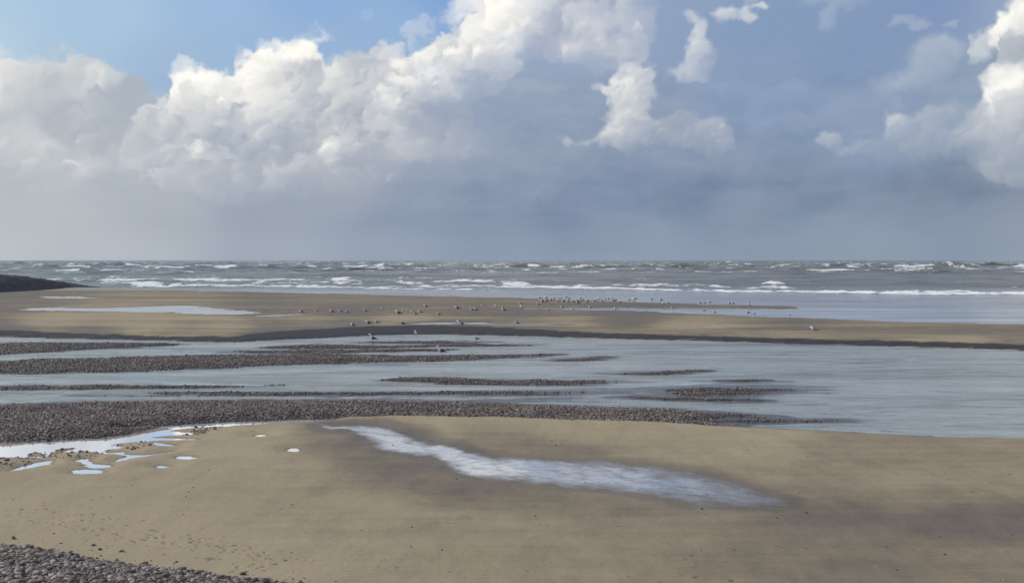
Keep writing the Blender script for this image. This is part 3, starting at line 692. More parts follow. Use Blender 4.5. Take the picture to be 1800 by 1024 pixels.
# ------------------------------------------------------------------ water
def polyline_d(line, x_over_y):
    """distance (m) at which a ground line given in photo pixels is crossed by the bearing x/y"""
    P = G(*smooth(line, 6, False).T); b = P[:,0]/P[:,1]; o = np.argsort(b)
    return np.interp(x_over_y, b[o], P[o,1])
MID_NEAR = [(-600,740),(0,738),(300,730),(600,720),(1000,728),(1200,735),(1250,741),(1262,747),(1300,752),(1400,757),(1600,769),(1800,776),(2100,783),(2600,800)]
MID_FAR = [(-600,582),(0,584),(240,590),(420,592),(560,586),(760,580),(1000,585),(1400,595),(1800,604),(2500,626)]
MID_SEA = [(-600,510),(0,510),(300,515),(600,521),(900,527),(1150,535),(1300,539.4),(1405,540.5),(1600,541),(1900,542),(2600,543)]
def sheet(name, dn, df, nrow, mat, z=0., ncol=260, umax=.75, fn=None, attrs=None):
    u = np.linspace(-umax, umax, ncol)
    a = dn(u) if callable(dn) else np.full(u.shape, float(dn)); b = df(u) if callable(df) else np.full(u.shape, float(df))
    t = np.linspace(0, 1, nrow)[:,None]
    Y = a*(b/a)**t; X = u*Y
    Z = np.full(X.shape, z)
    if fn is not None: Z = Z+fn(X, Y)
    ob = grid_mesh(name, X, Y, Z, attrs(X, Y) if attrs else None, mat); ob['kind'] = 'structure'
    return ob
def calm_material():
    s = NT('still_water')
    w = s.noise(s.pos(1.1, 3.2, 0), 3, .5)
    return s.set(color=(.86,.86,.84), metal=.15, rough=.03, ior=1.33, spec=1., coat=1., coatr=.03, normal=s.bump(w, .35, .012))  # near-white base colour stands in for the bright cloud reflection
def lagoon_material():
    s = NT('lagoon_water')
    p1 = s.noise(s.pos(.030, .10, 0), 4, .6); p2 = s.noise(s.pos(.12, .42, 0), 5, .65)
    gust = s.ramp(s.math('ADD', s.math('MULTIPLY', p1, .6), s.math('MULTIPLY', p2, .4)), .38, .62)
    r1 = s.noise(s.pos(1.5, 2.1, 0), 6, .68, dist=.9); r2 = s.noise(s.pos(.35, 1.1, 0), 4, .6)
    h = s.math('ADD', s.math('MULTIPLY', r1, .05), s.math('MULTIPLY', r2, .06))
    h = s.math('MULTIPLY', h, 2.2)
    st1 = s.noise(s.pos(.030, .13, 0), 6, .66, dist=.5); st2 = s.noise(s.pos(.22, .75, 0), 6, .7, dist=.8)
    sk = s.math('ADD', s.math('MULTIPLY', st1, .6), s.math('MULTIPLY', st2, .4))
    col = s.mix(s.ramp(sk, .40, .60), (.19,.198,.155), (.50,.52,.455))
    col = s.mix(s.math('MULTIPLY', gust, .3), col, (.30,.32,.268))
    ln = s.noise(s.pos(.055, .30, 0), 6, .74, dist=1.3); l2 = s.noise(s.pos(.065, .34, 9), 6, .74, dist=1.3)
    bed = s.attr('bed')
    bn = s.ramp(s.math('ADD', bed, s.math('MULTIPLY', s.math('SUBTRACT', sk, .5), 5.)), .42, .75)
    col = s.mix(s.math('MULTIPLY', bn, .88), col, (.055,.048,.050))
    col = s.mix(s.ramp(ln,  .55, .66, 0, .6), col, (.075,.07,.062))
    col = s.mix(s.ramp(l2,  .55, .70, 0, .65), col, (.66,.68,.63))  # silvery glint lines painted into the water colour
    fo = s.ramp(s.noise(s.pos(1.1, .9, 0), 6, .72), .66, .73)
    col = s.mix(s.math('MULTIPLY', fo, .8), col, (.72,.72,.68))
    return s.set(color=col, rough=s.lerp(s.ramp(sk, .45, .6), .22, .08), ior=1.33, spec=s.lerp(bn, .45, .18), normal=s.bump(h, s.lerp(s.ramp(s.math('ADD', s.math('MULTIPLY', sk, .5), s.math('MULTIPLY', p1, .5)), .42, .62), 1., .16), 1.))
def shallow_bed(X, Y):
    s = np.full(X.shape, -6.)
    for B in BARS+[list(NEAR_EDGE[:16])+BAND_LOW]: s = np.maximum(s, sdf(X, Y, B, 6., 3))
    return sstep(1.2, -.2, -s)*.6+.4*sstep(6., 0., -s)
def wash_material():
    s = NT('shallow_wash')
    w = s.noise(s.pos(.5, 1.4, 0), 5, .6); st = s.noise(s.pos(.03, .25, 0), 5, .6)
    return s.set(color=s.mix(s.ramp(st, .38, .62), (.34,.335,.31), (.52,.515,.49)), rough=s.lerp(s.ramp(st, .38, .62), .05, .2), ior=1.33, normal=s.bump(w, .5, .03))
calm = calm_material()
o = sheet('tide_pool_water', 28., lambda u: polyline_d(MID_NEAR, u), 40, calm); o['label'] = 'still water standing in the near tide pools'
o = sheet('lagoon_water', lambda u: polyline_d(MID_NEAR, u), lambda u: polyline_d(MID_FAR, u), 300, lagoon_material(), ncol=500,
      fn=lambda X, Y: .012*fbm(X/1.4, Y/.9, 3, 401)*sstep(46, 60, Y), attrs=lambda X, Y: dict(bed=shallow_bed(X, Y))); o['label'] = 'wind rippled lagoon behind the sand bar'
o = sheet('beach_pool_water', lambda u: polyline_d(MID_FAR, u), lambda u: polyline_d(MID_SEA, u)*1.03, 60, wash_material(), z=-.004); o['label'] = 'still water in the pools of the outer beach'

BREAK = [  # foam lines of the surf: pixel polyline, thickness px, strength, ridge m
    ([(-100,495),(120,493),(200,495),(300,494),(420,496),(560,494)], 1.9, 1.15, .4), ([(150,499),(260,500),(400,502),(560,503),(700,503)], 1.9, 1.2, .35),
    ([(560,492),(640,495),(720,498),(760,500)], 1.8, 1.1, .4), ([(740,497),(830,495),(900,499),(980,503)], 2., 1.2, .4), ([(600,507),(700,508),(800,509),(860,509)], 1.3, .95, .2), ([(100,490),(260,490.5),(420,492),(600,489),(800,490)], 1.3, .75, .3), ([(420,498),(560,498.5),(700,501),(900,503)], 1.3, .9, .25), ([(900,502.5),(1050,504),(1200,505)], 1.4, .85, .3),
    ([(850,506),(930,507),(1000,507.5),(1090,509.5),(1200,510.5),(1300,512.5),(1400,514),(1500,515.5),(1600,517.5),(1700,518),(1800,518.5),(2000,520)], 2.0, 1.3, .45),
    ([(1140,506),(1230,505),(1330,507),(1420,507)], 1.5, .8, .3), ([(1325,504),(1350,502.5),(1380,503.5),(1395,506)], 3.4, 1.5, 1.1),
    ([(1520,516.5),(1650,514.5),(1760,515.5),(1850,517)], 2.2, .95, .4), ([(1060,520),(1250,524),(1450,524.5),(1800,530)], .8, .55, .05), ([(1400,551),(1550,553),(1700,560)], .8, .5, .03), ([(900,516),(1050,518),(1200,521)], .9, .5, .06), ([(200,506.5),(400,508.5),(700,513)], .8, .6, .06),
]
def sea():
    u = np.linspace(-.80, .80, 1000)
    d0 = polyline_d(MID_SEA, u)
    rows = np.concatenate([np.arange(0, 800, 1.25), 800*np.geomspace(1.002, 50, 420)])
    Y = d0[None,:]+rows[:,None]; X = u[None,:]*Y
    r = np.random.default_rng(5)
    px, py = toPX(X, Y)
    A = .06+.30*sstep(250, 330, Y)+.22*sstep(320, 480, Y)+.75*sstep(560, 800, Y)*(1-.55*sstep(1100, 2600, Y))
    grp = .55+.75*sstep(-.35, .45, fbm(X/130, Y/90, 3, 501))
    Zs = 0; warp = fbm(X/60, Y/60, 3, 505)*9; warp2 = fbm(X/25, Y/25, 3, 506)*3
    for i in range(14):
        L = 16*(1.17**i)*r.uniform(.9, 1.1); th = r.normal(0, .5); ph = r.uniform(0, 6.28); a = .045*L**.62*r.uniform(.7, 1.2)
        kx, ky = math.sin(th)*2*math.pi/L, math.cos(th)*2*math.pi/L
        lod = np.clip(L/(.004*Y+.0)/1.2, 0, 1)
        sn = np.sin(kx*X+ky*(Y+warp)+warp2*2*math.pi/L+ph)
        Zs = Zs+a*lod*(2*((sn+1)/2)**1.9-.75)
    Zs = Zs*.72
    chop = fbm(X/6.5, Y/5, 4, 511)*.38+fbm(X/2.2, Y/1.8, 3, 515)*.13
    H = (Zs*grp+chop)*A
    crest = Zs*grp+.9*chop
    foam = sstep(.72, 1.45, crest+.55*fbm(X/30, Y/11, 4, 521))*sstep(330, 700, Y)*sstep(-.12, .22, fbm(X/20, Y/26, 4, 525))
    foam = foam*(1-.4*sstep(800, 1800, Y))
    n1 = fbm(X/9, Y/12, 4, 531); n2 = fbm(X/26, Y/40, 4, 532); n3 = fbm(X/3., Y/5., 4, 533); n5 = fbm(X/4.5, Y/20., 4, 534)
    near = Y < 520
    for line, th, st, hgt in BREAK:
        L_ = smooth(line, 6, False)
        yc = np.interp(px, L_[:,0], L_[:,1], left=-999, right=-999)
        ends = sstep(L_[0,0]-5, L_[0,0]+40, px)*(1-sstep(L_[-1,0]-40, L_[-1,0]+5, px))
        q = (py-yc+n2*2.6+n5*1.1)/th
        prof = np.exp(-np.where(q > 0, q*1.5, q*.8)**2)
        brk = sstep(-.30, .15, n1*.8+n2*.8+.5*n5+(st-.9)*.75)
        foam = np.where(near, np.maximum(foam, st*prof*ends*brk*(.75+.9*n3+.4*n5)), foam)
        H = H+np.where(near, hgt*prof*ends*brk*(.7+1.0*n3+.8*n5), 0)
    old = sstep(.10, .5, fbm(X/22, Y/16, 5, 543, .6)+.3*n5)*sstep(280, 360, Y)*(1-sstep(900, 1500, Y))
    foam = np.maximum(foam, .40*old)
    big_ = sstep(-.25, .3, fbm(X/90, Y/140, 3, 545)); foam = np.where(Y > 470, foam*(.5+.5*big_), foam)
    # lacy remains in the run-up
    lace = sstep(.18, .42, fbm(X/14, Y/7, 5, 541)+.25*n3)*sstep(215, 250, Y)*(1-sstep(300, 420, Y))
    foam = np.maximum(foam, .42*lace)
    edge = sstep(0, 25, Y-d0[None,:])
    H = H*edge
    s = NT('sea_water')
    fo = s.attr('foam')
    fn = s.noise(s.pos(.5, .25, .5), 6, .7)
    fm = s.ramp(s.math('ADD', fo, s.math('MULTIPLY', s.math('SUBTRACT', fn, .5), 1.7)), .36, .80)
    big = s.noise(s.pos(.006, .012, 0), 4, .6)
    col = s.mix(s.ramp(s.math('ADD', s.math('MULTIPLY', big, .5), s.math('MULTIPLY', s.noise(s.pos(.045, .11, .9), 5, .65), .5)), .40, .60), (.095,.102,.080), (.255,.245,.198))
    col = s.mix(fm, col, (.93,.91,.82))
    r1 = s.noise(s.pos(.7, 1.1, 0), 6, .70)
    sm = s.attr('shallow')
    col = s.mix(s.math('MULTIPLY', sm, .75), col, s.mix(s.ramp(s.noise(s.pos(.03, .22, 0), 5, .65), .4, .6), (.26,.255,.23), (.46,.455,.42)))
    col = s.mix(fm, col, (.93,.91,.82))
    s.set(color=col, rough=s.lerp(fm, s.lerp(sm, .26, .14), .8), ior=1.33, normal=s.bump(r1, s.lerp(sm, 1., .3), .55))
    ob = grid_mesh('sea_water', X, Y, H, dict(foam=np.clip(foam, 0, 1.5), shallow=1-sstep(240, 300, Y)), s.m)
    ob['kind'] = 'structure'; ob['label'] = 'rough grey sea with lines of white surf'
sea()

# ------------------------------------------------------------------ the dark shingle bank far on the left
def shingle_bank():
    base = np.array([(-700,548),(-400,533),(-200,524),(0,515),(60,511.5),(120,507.5),(160,506),(190,505.3)]); top = np.array([(-700,430),(-400,447),(-200,464),(0,482),(30,484),(70,489),(100,493.5),(140,499.5),(165,503),(190,505.2)])
    pxs = np.linspace(-700, 190, 260)
    B = G(pxs, np.interp(pxs, base[:,0], base[:,1])); wdt = np.interp(pxs, [-700,0,120,190], [26,16,8,2.5])
    t = np.linspace(0, 1, 70)
    X = np.zeros((260, 70)); Y = X.copy(); Z = X.copy()
    for i, p in enumerate(pxs):
        b = B[i]; dc = b[1]+wdt[i]
        h = max(0., CAM_H-(np.interp(p, top[:,0], top[:,1])-HORIZON)*dc/FPX)
        Y[i] = b[1]+t*wdt[i]*2.3; X[i] = b[0]*(Y[i]/b[1])*1.0
        prof = np.where(t < .435, np.sin(np.clip(t/.435, 0, 1)*math.pi/2)**1.1, np.cos(np.clip((t-.435)/.565, 0, 1)*math.pi/2)**1.4)
        Z[i] = -.05+h*prof
    Z = Z+np.clip(Z, 0, 1)*(.30*fbm(X/4, Y/4, 4, 601)+.22*fbm(X/1.1, Y/1.1, 3, 602))
    s = NT('dark_shingle')
    c = s.vor(s.pos(4, 4, 4), out='Color'); sep = s.n('ShaderNodeSeparateColor'); s.l(c, sep.inputs[0])
    n = s.noise(s.pos(.12, .3, .6), 5, .6)
    col = s.mix(sep.outputs[0], (.022,.021,.022), (.075,.068,.062)); col = s.mix(s.ramp(n, .45, .75), col, (.095,.085,.070))
    s.set(color=col, rough=.8, normal=s.bump(s.vor(s.pos(4, 4, 4)), 1., .12))
    ob = grid_mesh('shingle_bank', X.T[::-1], Y.T[::-1], Z.T[::-1], None, s.m); ob['kind'] = 'structure'; ob['label'] = 'dark shingle bank sloping down to the far beach'
shingle_bank()
# ------------------------------------------------------------------ pebbles (stuff)
def ico():
    bm = bmesh.new(); bmesh.ops.create_icosphere(bm, subdivisions=1, radius=1)
    v = np.array([q.co[:] for q in bm.verts]); f = np.array([[w.index for w in p.verts] for p in bm.faces]); bm.free()
    bm = bmesh.new(); bmesh.ops.create_icosphere(bm, subdivisions=2, radius=1)
    v2 = np.array([q.co[:] for q in bm.verts]); f2 = np.array([[w.index for w in p.verts] for p in bm.faces]); bm.free()
    return (v, f), (v2, f2)
ICO = ico()
def pebble_material():
    s = NT('flint_pebbles')
    t = s.attr('tint'); w = s.attr('wetness'); rd = s.attr('red')
    c = s.mix(s.ramp(t, 0, .5), (.068,.050,.038), (.30,.230,.170))
    c = s.mix(s.ramp(t, .45, .85), c, (.42,.36,.29)); c = s.mix(s.ramp(t, .93, 1.), c, (.42,.39,.34))
    c = s.mix(s.math('MULTIPLY', s.ramp(s.noise(s.pos(.35, .5, 0), 3, .5), .42, .58), rd), c, s.mix(t, (.085,.054,.046), (.285,.205,.170)))
    pt = s.noise(s.pos(1.1, 1.6, 0), 4, .6)
    c = s.mix(s.ramp(pt,   .44, .62, 0, .45), c, s.mix(.5, c, (.02,.017,.014)))
    c = s.mix(w, c, s.mix(.38, c, (.0,.0,.0)))
    n = s.noise(s.pos(30, 30, 30), 3, .6)
    return s.set(color=c, rough=s.lerp(w, .75, .45), normal=s.bump(n, .4, .01))
PEB = pebble_material()
def pebbles(name, label, poly, per_m2, size, zs=0., lod=0, edge=0., seed=1, wet=.4, clip=(-260, 2060), red=.75):
    r = np.random.default_rng(seed)
    W = G(*smooth(poly, 6).T, zs)
    lo, hi = W.min(0), W.max(0)
    n = int((hi-lo).prod()*per_m2)
    P = r.uniform(lo, hi, (n, 2))
    px, py = toPX(P[:,0], P[:,1], zs)
    P = P[(px > clip[0]) & (px < clip[1])]
    nn = fbm(P[:,0]/1.7, P[:,1]/2.6, 3, seed+9)
    d = seg_dist(P[:,0], P[:,1], W, True); ins = inside(P[:,0], P[:,1], W); sd = np.where(ins, d, -d)
    keep = (sd+edge*(nn*1.6+r.normal(0, .35, len(P)))) > 0
    P = P[keep]; n = len(P)
    z = ground_zv(P[:,0], P[:,1])
    ok = z > -.018; P = P[ok]; z = z[ok]; n = len(P)
    s = size*np.exp(r.normal(-.06, .5, n)); s = np.minimum(s, size*2.6)
    v, f = ICO[lod]
    sc = np.stack([s*r.uniform(.8, 1.3, n), s*r.uniform(.7, 1.1, n), s*r.uniform(.38, .66, n)], -1)*.5
    V = v[None]*(1+.16*r.normal(size=(n, len(v), 1)).clip(-2, 2)*(1 if lod else .9))
    V = V*sc[:,None,:]
    a = r.uniform(0, 2*math.pi, n); tl = r.normal(0, .4, n)
    ct, st = np.cos(tl)[:,None], np.sin(tl)[:,None]
    y2 = V[...,1]*ct-V[...,2]*st; z2 = V[...,1]*st+V[...,2]*ct
    ca, sa = np.cos(a)[:,None], np.sin(a)[:,None]
    x3 = V[...,0]*ca-y2*sa; y3 = V[...,0]*sa+y2*ca
    O = np.stack([x3+P[:,0,None], y3+P[:,1,None], z2+(z+sc[:,2]*r.uniform(-.2, .9, n))[:,None]], -1).reshape(-1, 3)
    F = (f[None]+(np.arange(n)*len(v))[:,None,None]).reshape(-1, 3)
    tint = np.clip(r.beta(1.2, 1.7, n)+np.where(r.random(n) < .012, .6, 0), 0, 1); wv = np.clip(wet+r.normal(0, .2, n)+sstep(.12, .02, z)*.5, 0, 1)
    ob = tri_mesh(name, O, F, dict(red=np.full(len(O), red), tint=np.repeat(tint, len(v)), wetness=np.repeat(wv, len(v))), PEB)
    ob['kind'] = 'stuff'; ob['label'] = label
    return n
total = pebbles('pebbles', 'grey flint pebbles heaped in the near left corner', FORE, 330, .070, .2, 1, .16, 11, .1, (-200, 900), .25)
BAND = [tuple(p) for p in np.concatenate([NEAR_EDGE[:16], BAND_LOW])]
total += pebbles('pebbles', 'broad dark pebble band between lagoon and near sand', BAND, 380, .062, 0, 0, .25, 21, .35)
for k, (lab, B) in enumerate(zip(['dark pebble bar along the far lagoon bank','long brown pebble bar across the left of the lagoon','thin pebble streak beside the pale shallows','thin dark pebble line above the long bar','slim dark pebble bar in mid lagoon','thin pebble line across the near lagoon at left','thread of pebbles just beyond the broad band','ragged pebble islet near the tip of the band','smaller strip of the ragged pebble islet, on its near side','upper pebble spit at the tip of the broad band','lower pebble spit at the tip of the broad band','faint pebble streak left of the far gull pool','pebble streak close under the dark sand bank','submerged pebble streak right of the near thread','small pebble streak far out in the lagoon','short pebble streak beyond the long bar','tiny pebble streak in the open lagoon'], BARS)):
    total += pebbles('pebbles', lab, B, 150 if k < 2 else 210, .074 if k < 4 else .062, .0, 0, .75, 30+k, .45, (-160, 1960))
# odd stones lying on the sand
total += pebbles('pebbles', 'loose stones strewn on the sand beside the shingle', [(-300,915),(0,935),(200,965),(420,1000),(620,1035),(700,1080),(560,1050),(350,1012),(150,982),(0,958),(-300,930)], 5, .06, .18, 0, .3, 61, .1, (-200, 1000), .2)
for k, B in enumerate([[(48,800),(100,791),(150,786),(192,780),(208,786),(180,797),(150,807),(110,806)], [(208,780),(262,777),(290,783),(240,797),(215,795)], [(-60,822),(-20,806),(60,805),(66,812),(20,824)], [(330,764),(350,753),(395,750),(370,760),(340,768)]]):
    total += pebbles('pebbles', ['coarse pebbles on the sandy islet between the near pools','few pebbles on the sand tongue beside the near pool','pebbles between the two lower arms of the near pool','pebbles at the tip of the near pool'][k], B, 55 if k != 1 else 15, .06, .0, 0, .3, 71+k, .3, (-200, 1000), .1)
# broken shells and scraps of weed strewn over the near sand
o = pebbles('shell_fragments', 'tiny shell fragments and weed scraps scattered over the near sand', [(-300,760),(560,745),(900,742),(1300,752),(1800,776),(2100,790),(2200,1150),(-400,1150)],   .7, .032, .1, 0, 0, 81, .25, (-200, 2000), .0)
print('pebbles', total)

# ------------------------------------------------------------------ gulls
def mat_plain(name, c, rough=.7):
    s = NT(name)
    n = s.noise(s.pos(60, 60, 60), 3, .6)
    return s.set(color=s.mix(s.math('MULTIPLY', n, .25), c, tuple(q*.7 for q in c)), rough=rough)
M_WHITE = mat_plain('white_plumage', (.80,.79,.76)); M_GREY = mat_plain('grey_plumage', (.20,.21,.23)); M_SLATE = mat_plain('slate_plumage', (.035,.036,.040)); M_BROWN = mat_plain('brown_plumage', (.16,.125,.09))
M_BLACK = mat_plain('black_wingtip', (.012,.012,.012)); M_BILL = mat_plain('yellow_bill', (.55,.36,.06)); M_LEG = mat_plain('pink_leg', (.42,.27,.22))
def gull_mesh(name, pose, mantle):
    """one continuous body facing -X: bill, head, neck, breast, folded wings, tail; legs grow out of the belly"""
    # rings along the bird: x, z, half width, half height, tilt
    if pose == 'alert':
        R = [(-.262,.405,.004,.004),(-.235,.408,.009,.011),(-.212,.412,.013,.016),(-.200,.418,.028,.030),(-.178,.425,.041,.042),(-.150,.424,.044,.046),(-.128,.405,.040,.044),(-.118,.365,.042,.050),(-.105,.315,.058,.064),(-.075,.265,.078,.082),(-.020,.235,.090,.088),(.045,.215,.088,.080),(.110,.200,.072,.060),(.170,.188,.050,.040),(.235,.176,.032,.022),(.300,.165,.024,.012),(.345,.158,.012,.006)]
    elif pose == 'hunched':
        R = [(-.235,.300,.004,.004),(-.205,.303,.010,.012),(-.188,.307,.014,.018),(-.176,.314,.030,.032),(-.152,.320,.044,.044),(-.125,.314,.050,.052),(-.100,.292,.062,.066),(-.070,.262,.080,.080),(-.020,.238,.092,.090),(.045,.220,.090,.082),(.110,.206,.074,.062),(.170,.196,.052,.040),(.235,.186,.034,.022),(.300,.178,.024,.012),(.345,.172,.012,.006)]
    else:
        R = [(-.240,.190,.004,.004),(-.212,.193,.010,.012),(-.196,.197,.014,.018),(-.184,.203,.030,.031),(-.160,.210,.044,.043),(-.132,.204,.048,.050),(-.108,.176,.060,.062),(-.072,.130,.084,.078),(-.020,.098,.096,.090),(.045,.086,.092,.080),(.110,.078,.076,.060),(.170,.074,.052,.038),(.235,.072,.034,.020),(.300,.072,.024,.012),(.345,.070,.012,.006)]
    bm = bmesh.new(); n = 12; rings = []
    for (x, z, w, h) in R:
        ring = []
        for k in range(n):
            t = 2*math.pi*k/n
            ring.append(bm.verts.new((x+.35*h*math.sin(t)*(1 if pose == 'alert' and -.13 < x < -.06 else 0), w*math.cos(t), z+h*math.sin(t))))
        rings.append(ring)
    nb = 3                                                   # rings of the bill
    for i in range(len(R)-1):
        for k in range(n):
            f = bm.faces.new((rings[i][k], rings[i+1][k], rings[i+1][(k+1) % n], rings[i][(k+1) % n])); f.smooth = True
            top = math.sin(2*math.pi*(k+.5)/n); x = R[i][0]
            f.material_index = 0
            if i < nb-1: f.material_index = 3
            elif x > -.06 and top > -.30: f.material_index = 2 if x > .22 else 1
            elif x > .22 and top <= -.3: f.material_index = 0
    bm.faces.new(rings[0]); bm.faces.new(rings[-1][::-1])
    if pose != 'sitting':                                    # shank, joint and webbed foot
        for sy in (-1, 1):
            y = .042*sy; zb = .15
            prof = [(.012,zb+.02,.016),(.012,zb-.02,.011),(.020,zb-.07,.008),(.010,.012,.007)]
            prev = None
            for (x, z, rr) in prof:
                ring = [bm.verts.new((x+rr*math.cos(t), y+rr*math.sin(t), z)) for t in np.linspace(0, 2*math.pi, 6, endpoint=False)]
                if prev:
                    for k in range(6):
                        f = bm.faces.new((prev[k], prev[(k+1) % 6], ring[(k+1) % 6], ring[k])); f.material_index = 4; f.smooth = True
                prev = ring
            a = [bm.verts.new(p) for p in ((.018,y,.010),(-.050,y-.030,.003),(-.058,y,.004),(-.050,y+.030,.003))]
            f = bm.faces.new(a); f.material_index = 4
            b = [bm.verts.new(p) for p in ((.018,y,.002),(-.050,y-.030,-.002),(-.058,y,-.002),(-.050,y+.030,-.002))]
            f = bm.faces.new(b[::-1]); f.material_index = 4
    bm.normal_update()
    me = bpy.data.meshes.new(name); bm.to_mesh(me); bm.free()
    for m in (M_WHITE, mantle, M_BLACK, M_BILL, M_LEG): me.materials.append(m)
    return me
GM = {(p, c): gull_mesh('gull', p, m) for p in ('alert', 'hunched', 'sitting') for c, m in (('slate', M_SLATE), ('grey', M_GREY), ('brown', M_BROWN))}
gr = random.Random(3)
def gull(px, py, label, group, pose='hunched', coat='slate', scale=1.1, yaw=None):
    x, y, z = on_ground(px, py)
    ob = bpy.data.objects.new('gull', GM[(pose, coat)])
    COL.objects.link(ob)
    ob.location = (x, y, z-.004 if pose != 'sitting' else z-.01)
    ob.scale = (scale*1.22,)*3
    ob.rotation_euler = (0, 0, math.radians(gr.uniform(-28, 34) if yaw is None else yaw))
    ob['label'] = label; ob['category'] = 'gull'; ob['group'] = group
LG, SG, FG = 'gulls around the lagoon', 'gulls scattered over the outer beach', "gulls flocked at the sea's edge"
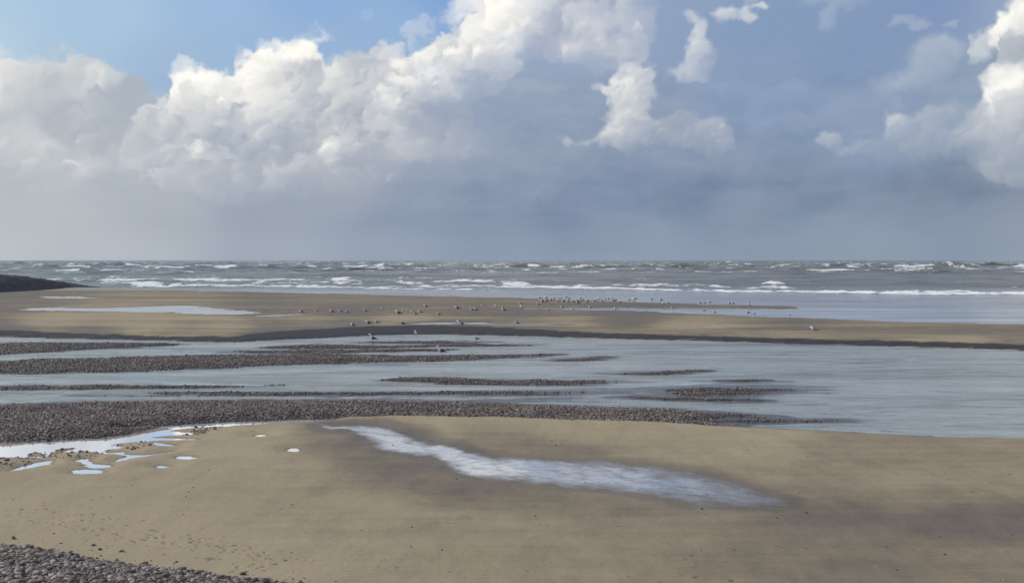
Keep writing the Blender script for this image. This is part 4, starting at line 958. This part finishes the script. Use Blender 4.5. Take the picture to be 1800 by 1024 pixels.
singles = [
    (655,601,'black-backed gull standing upright in the shallow lagoon by the dark bank',LG,'alert','slate',1.3,0),
    (775,624,'black-backed gull standing on the long pebble bar, nearest of all gulls',LG,'alert','slate',1.25,4),
    (731,590,'lone pale gull at the foot of the dark sand bank',LG,'alert','grey',1.0,70),
    (837,600,'small grey gull wading in the lagoon just below the bank',LG,'hunched','grey',1.05,10),
    (620,577,'leftmost of four gulls on the pale crest, with hardly any white showing',SG,'hunched','slate',1.05,-12),
    (647,573.5,'larger dark-backed gull of the close pair on the pale crest',SG,'hunched','slate',1.3,5),
    (662,572,'smaller gull just right of the larger one on the pale crest',SG,'hunched','brown',1.15,8),
    (707,575,'rightmost of the four gulls on the pale crest left of the thin pool',SG,'hunched','slate',1.2,12),
    (807,571,'dark gull standing in the thin bright pool',SG,'hunched','slate',1.25,-4),
    (811,575.5,'gull on the sand right below the one in the thin pool',SG,'hunched','slate',1.1,16),
    (908,572.5,'dark-backed gull at the right end of the thin pool',SG,'hunched','slate',1.15,10),
    (529,551,'leftmost gull of the long row on the outer beach',SG,'hunched','slate',1.3,6),
    (556,549.5,'faint brownish gull, second from the left in the long row',SG,'hunched','brown',.95,30),
    (583,552,'white-breasted dark gull left of a brownish pair in the long row',SG,'hunched','slate',1.3,0),
    (598,551,'brownish gull in the middle of three on the outer beach',SG,'hunched','brown',1.2,20),
    (610,552,'right gull of the three close together left of the pale crest birds',SG,'hunched','slate',1.05,14),
    (642,550,'single gull above the close pair on the pale crest',SG,'hunched','slate',1.15,10),
    (672,546.5,'tiny whitish gull alone at the top of the long row',SG,'alert','grey',.85,0),
    (699.5,551.5,'plump dark gull, biggest of the tight bunch on the outer beach',SG,'sitting','slate',1.75,0),
    (709,549,'grey gull just right of the plump dark one',SG,'hunched','grey',1.25,60),
    (715.5,549.5,'second grey gull right of the plump dark one',SG,'hunched','grey',1.15,75),
    (725,551.5,'pale gull whose tail touches a darker neighbour',SG,'hunched','brown',1.1,0),
    (729.5,552.5,'dark gull tucked behind the pale one in the tight bunch',SG,'sitting','slate',1.15,20),
    (738.5,552,'right-hand gull of the tight bunch, white in front',SG,'hunched','slate',1.15,4),
    (748,542,'dark gull standing apart above the tight bunch',SG,'hunched','slate',1.3,-8),
    (771,556.5,'gull standing alone below the row, right of the tight bunch',SG,'hunched','slate',1.15,10),
    (803,542.5,'round black and white gull on the dark sand line',SG,'sitting','slate',1.5,0),
    (814,542,'faint thin gull right of the round black and white one',SG,'alert','brown',.85,80),
    (829,548,'tall white-fronted gull of a touching pair',SG,'alert','slate',1.15,0),
    (836,548,'darker gull of a touching pair, right of the white-fronted one',SG,'hunched','slate',1.2,8),
    (844,541.5,'hazy brown gull above the touching pair',SG,'hunched','brown',1.1,160),
    (871,542,'white gull facing away at the end of the dark sand line',SG,'alert','grey',1.05,-60),
    (884,543,'upper gull of two standing one behind the other',SG,'hunched','grey',1.0,0),
    (885,549,'lower gull of two standing one behind the other',SG,'hunched','slate',1.3,0),
    (914,537,'brown gull left of the flock on the bare sand',SG,'hunched','brown',1.2,15),
    (916,544,'bright white gull at the tip of the narrow channel',SG,'alert','grey',1.3,-70),
    (964,547,'gull at the near edge of the channel, left of three alike',SG,'hunched','slate',1.0,20),
    (988,544,'white-fronted gull wading in the channel below the flock',SG,'hunched','slate',1.15,0),
    (1007,546.5,'small dark gull on the channel edge below the flock',SG,'hunched','slate',.9,20),
    (1037,544,'black and white gull wading in the channel right of the flock centre',SG,'alert','slate',1.1,0),
    (1082,546,'white gull at the channel edge with nothing near it',SG,'hunched','grey',1.05,-40),
    (1182,544,'dark gull in the middle of the channel, right of the flock',SG,'hunched','slate',.95,0),
    (1240,549,'dark gull wading where the channel widens',SG,'hunched','slate',1.1,170),
    (1255,552.5,'pale gull at the water line where the channel widens',SG,'hunched','grey',1.1,0),
    (1314,553.5,'taller white gull of two at the wide channel edge',SG,'alert','slate',1.25,0),
    (1325,554.5,'smaller white gull of two at the wide channel edge',SG,'hunched','grey',1.0,0),
    (1387,556.5,'last gull to the right along the channel edge',SG,'alert','grey',1.0,30),
    (1430,580.5,'solitary bright white gull on the brown sand far right of all others',SG,'sitting','grey',1.45,-30),
    (1145,529.5,'white gull standing in the wash, left of two spaced apart',FG,'alert','slate',1.35,0),
    (1161,531,'white gull standing in the wash, right of two spaced apart',FG,'alert','slate',1.5,0),
    (1166,536.5,'small white gull on the sand spit below the wash',FG,'hunched','grey',1.2,-40),
    (1174,535,'faint gull on the sand spit right of the small white one',FG,'hunched','brown',1.0,0),
    (1108,531,'dark left gull of three squabbling right of the flock',FG,'hunched','slate',1.4,160),
    (1113.5,531.5,'white middle gull of three squabbling right of the flock',FG,'alert','grey',1.5,-80),
    (1116.5,528.5,'upper right gull of three squabbling right of the flock',FG,'hunched','slate',1.4,10),
]
for g_ in singles: gull(*g_)
flock = [(948,527),(960,526),(973,527),(983,527.5),(986,529),(949,532),(960,533),(968,531),(974,531.5),(980,533),(945,538),(998,534),(1000,529),(1005,531.5),(1007,534),(1012,532.5),(1019,532),(1020,527),(1024,529),(1033,531),(1041,529),(1044,532),(1049,530),(1057,530.5),(1053,528),(995,526),(1015,536),(1031,534),(1064,529),(1069,528.5),(1075,527.5),(1082,530),(1089,534),(1060,533),(1078,532),(990,533),(953,534)]
for (a, b) in flock:
    gull(a, b, "gull of the dense mixed flock standing at the sea's edge", FG, gr.choice(['alert','alert','hunched']), gr.choice(['slate','slate','slate','grey','brown']), gr.uniform(1.1, 1.55))
spit = [(1230,535),(1238,535),(1247,534),(1282,536),(1288,536),(1316,534),(1317,539)]
for (a, b) in spit:
    gull(a, b, 'tiny gull on the low sand spit beyond the channel', FG, gr.choice(['alert','hunched']), gr.choice(['grey','slate','brown']), gr.uniform(.9, 1.2))
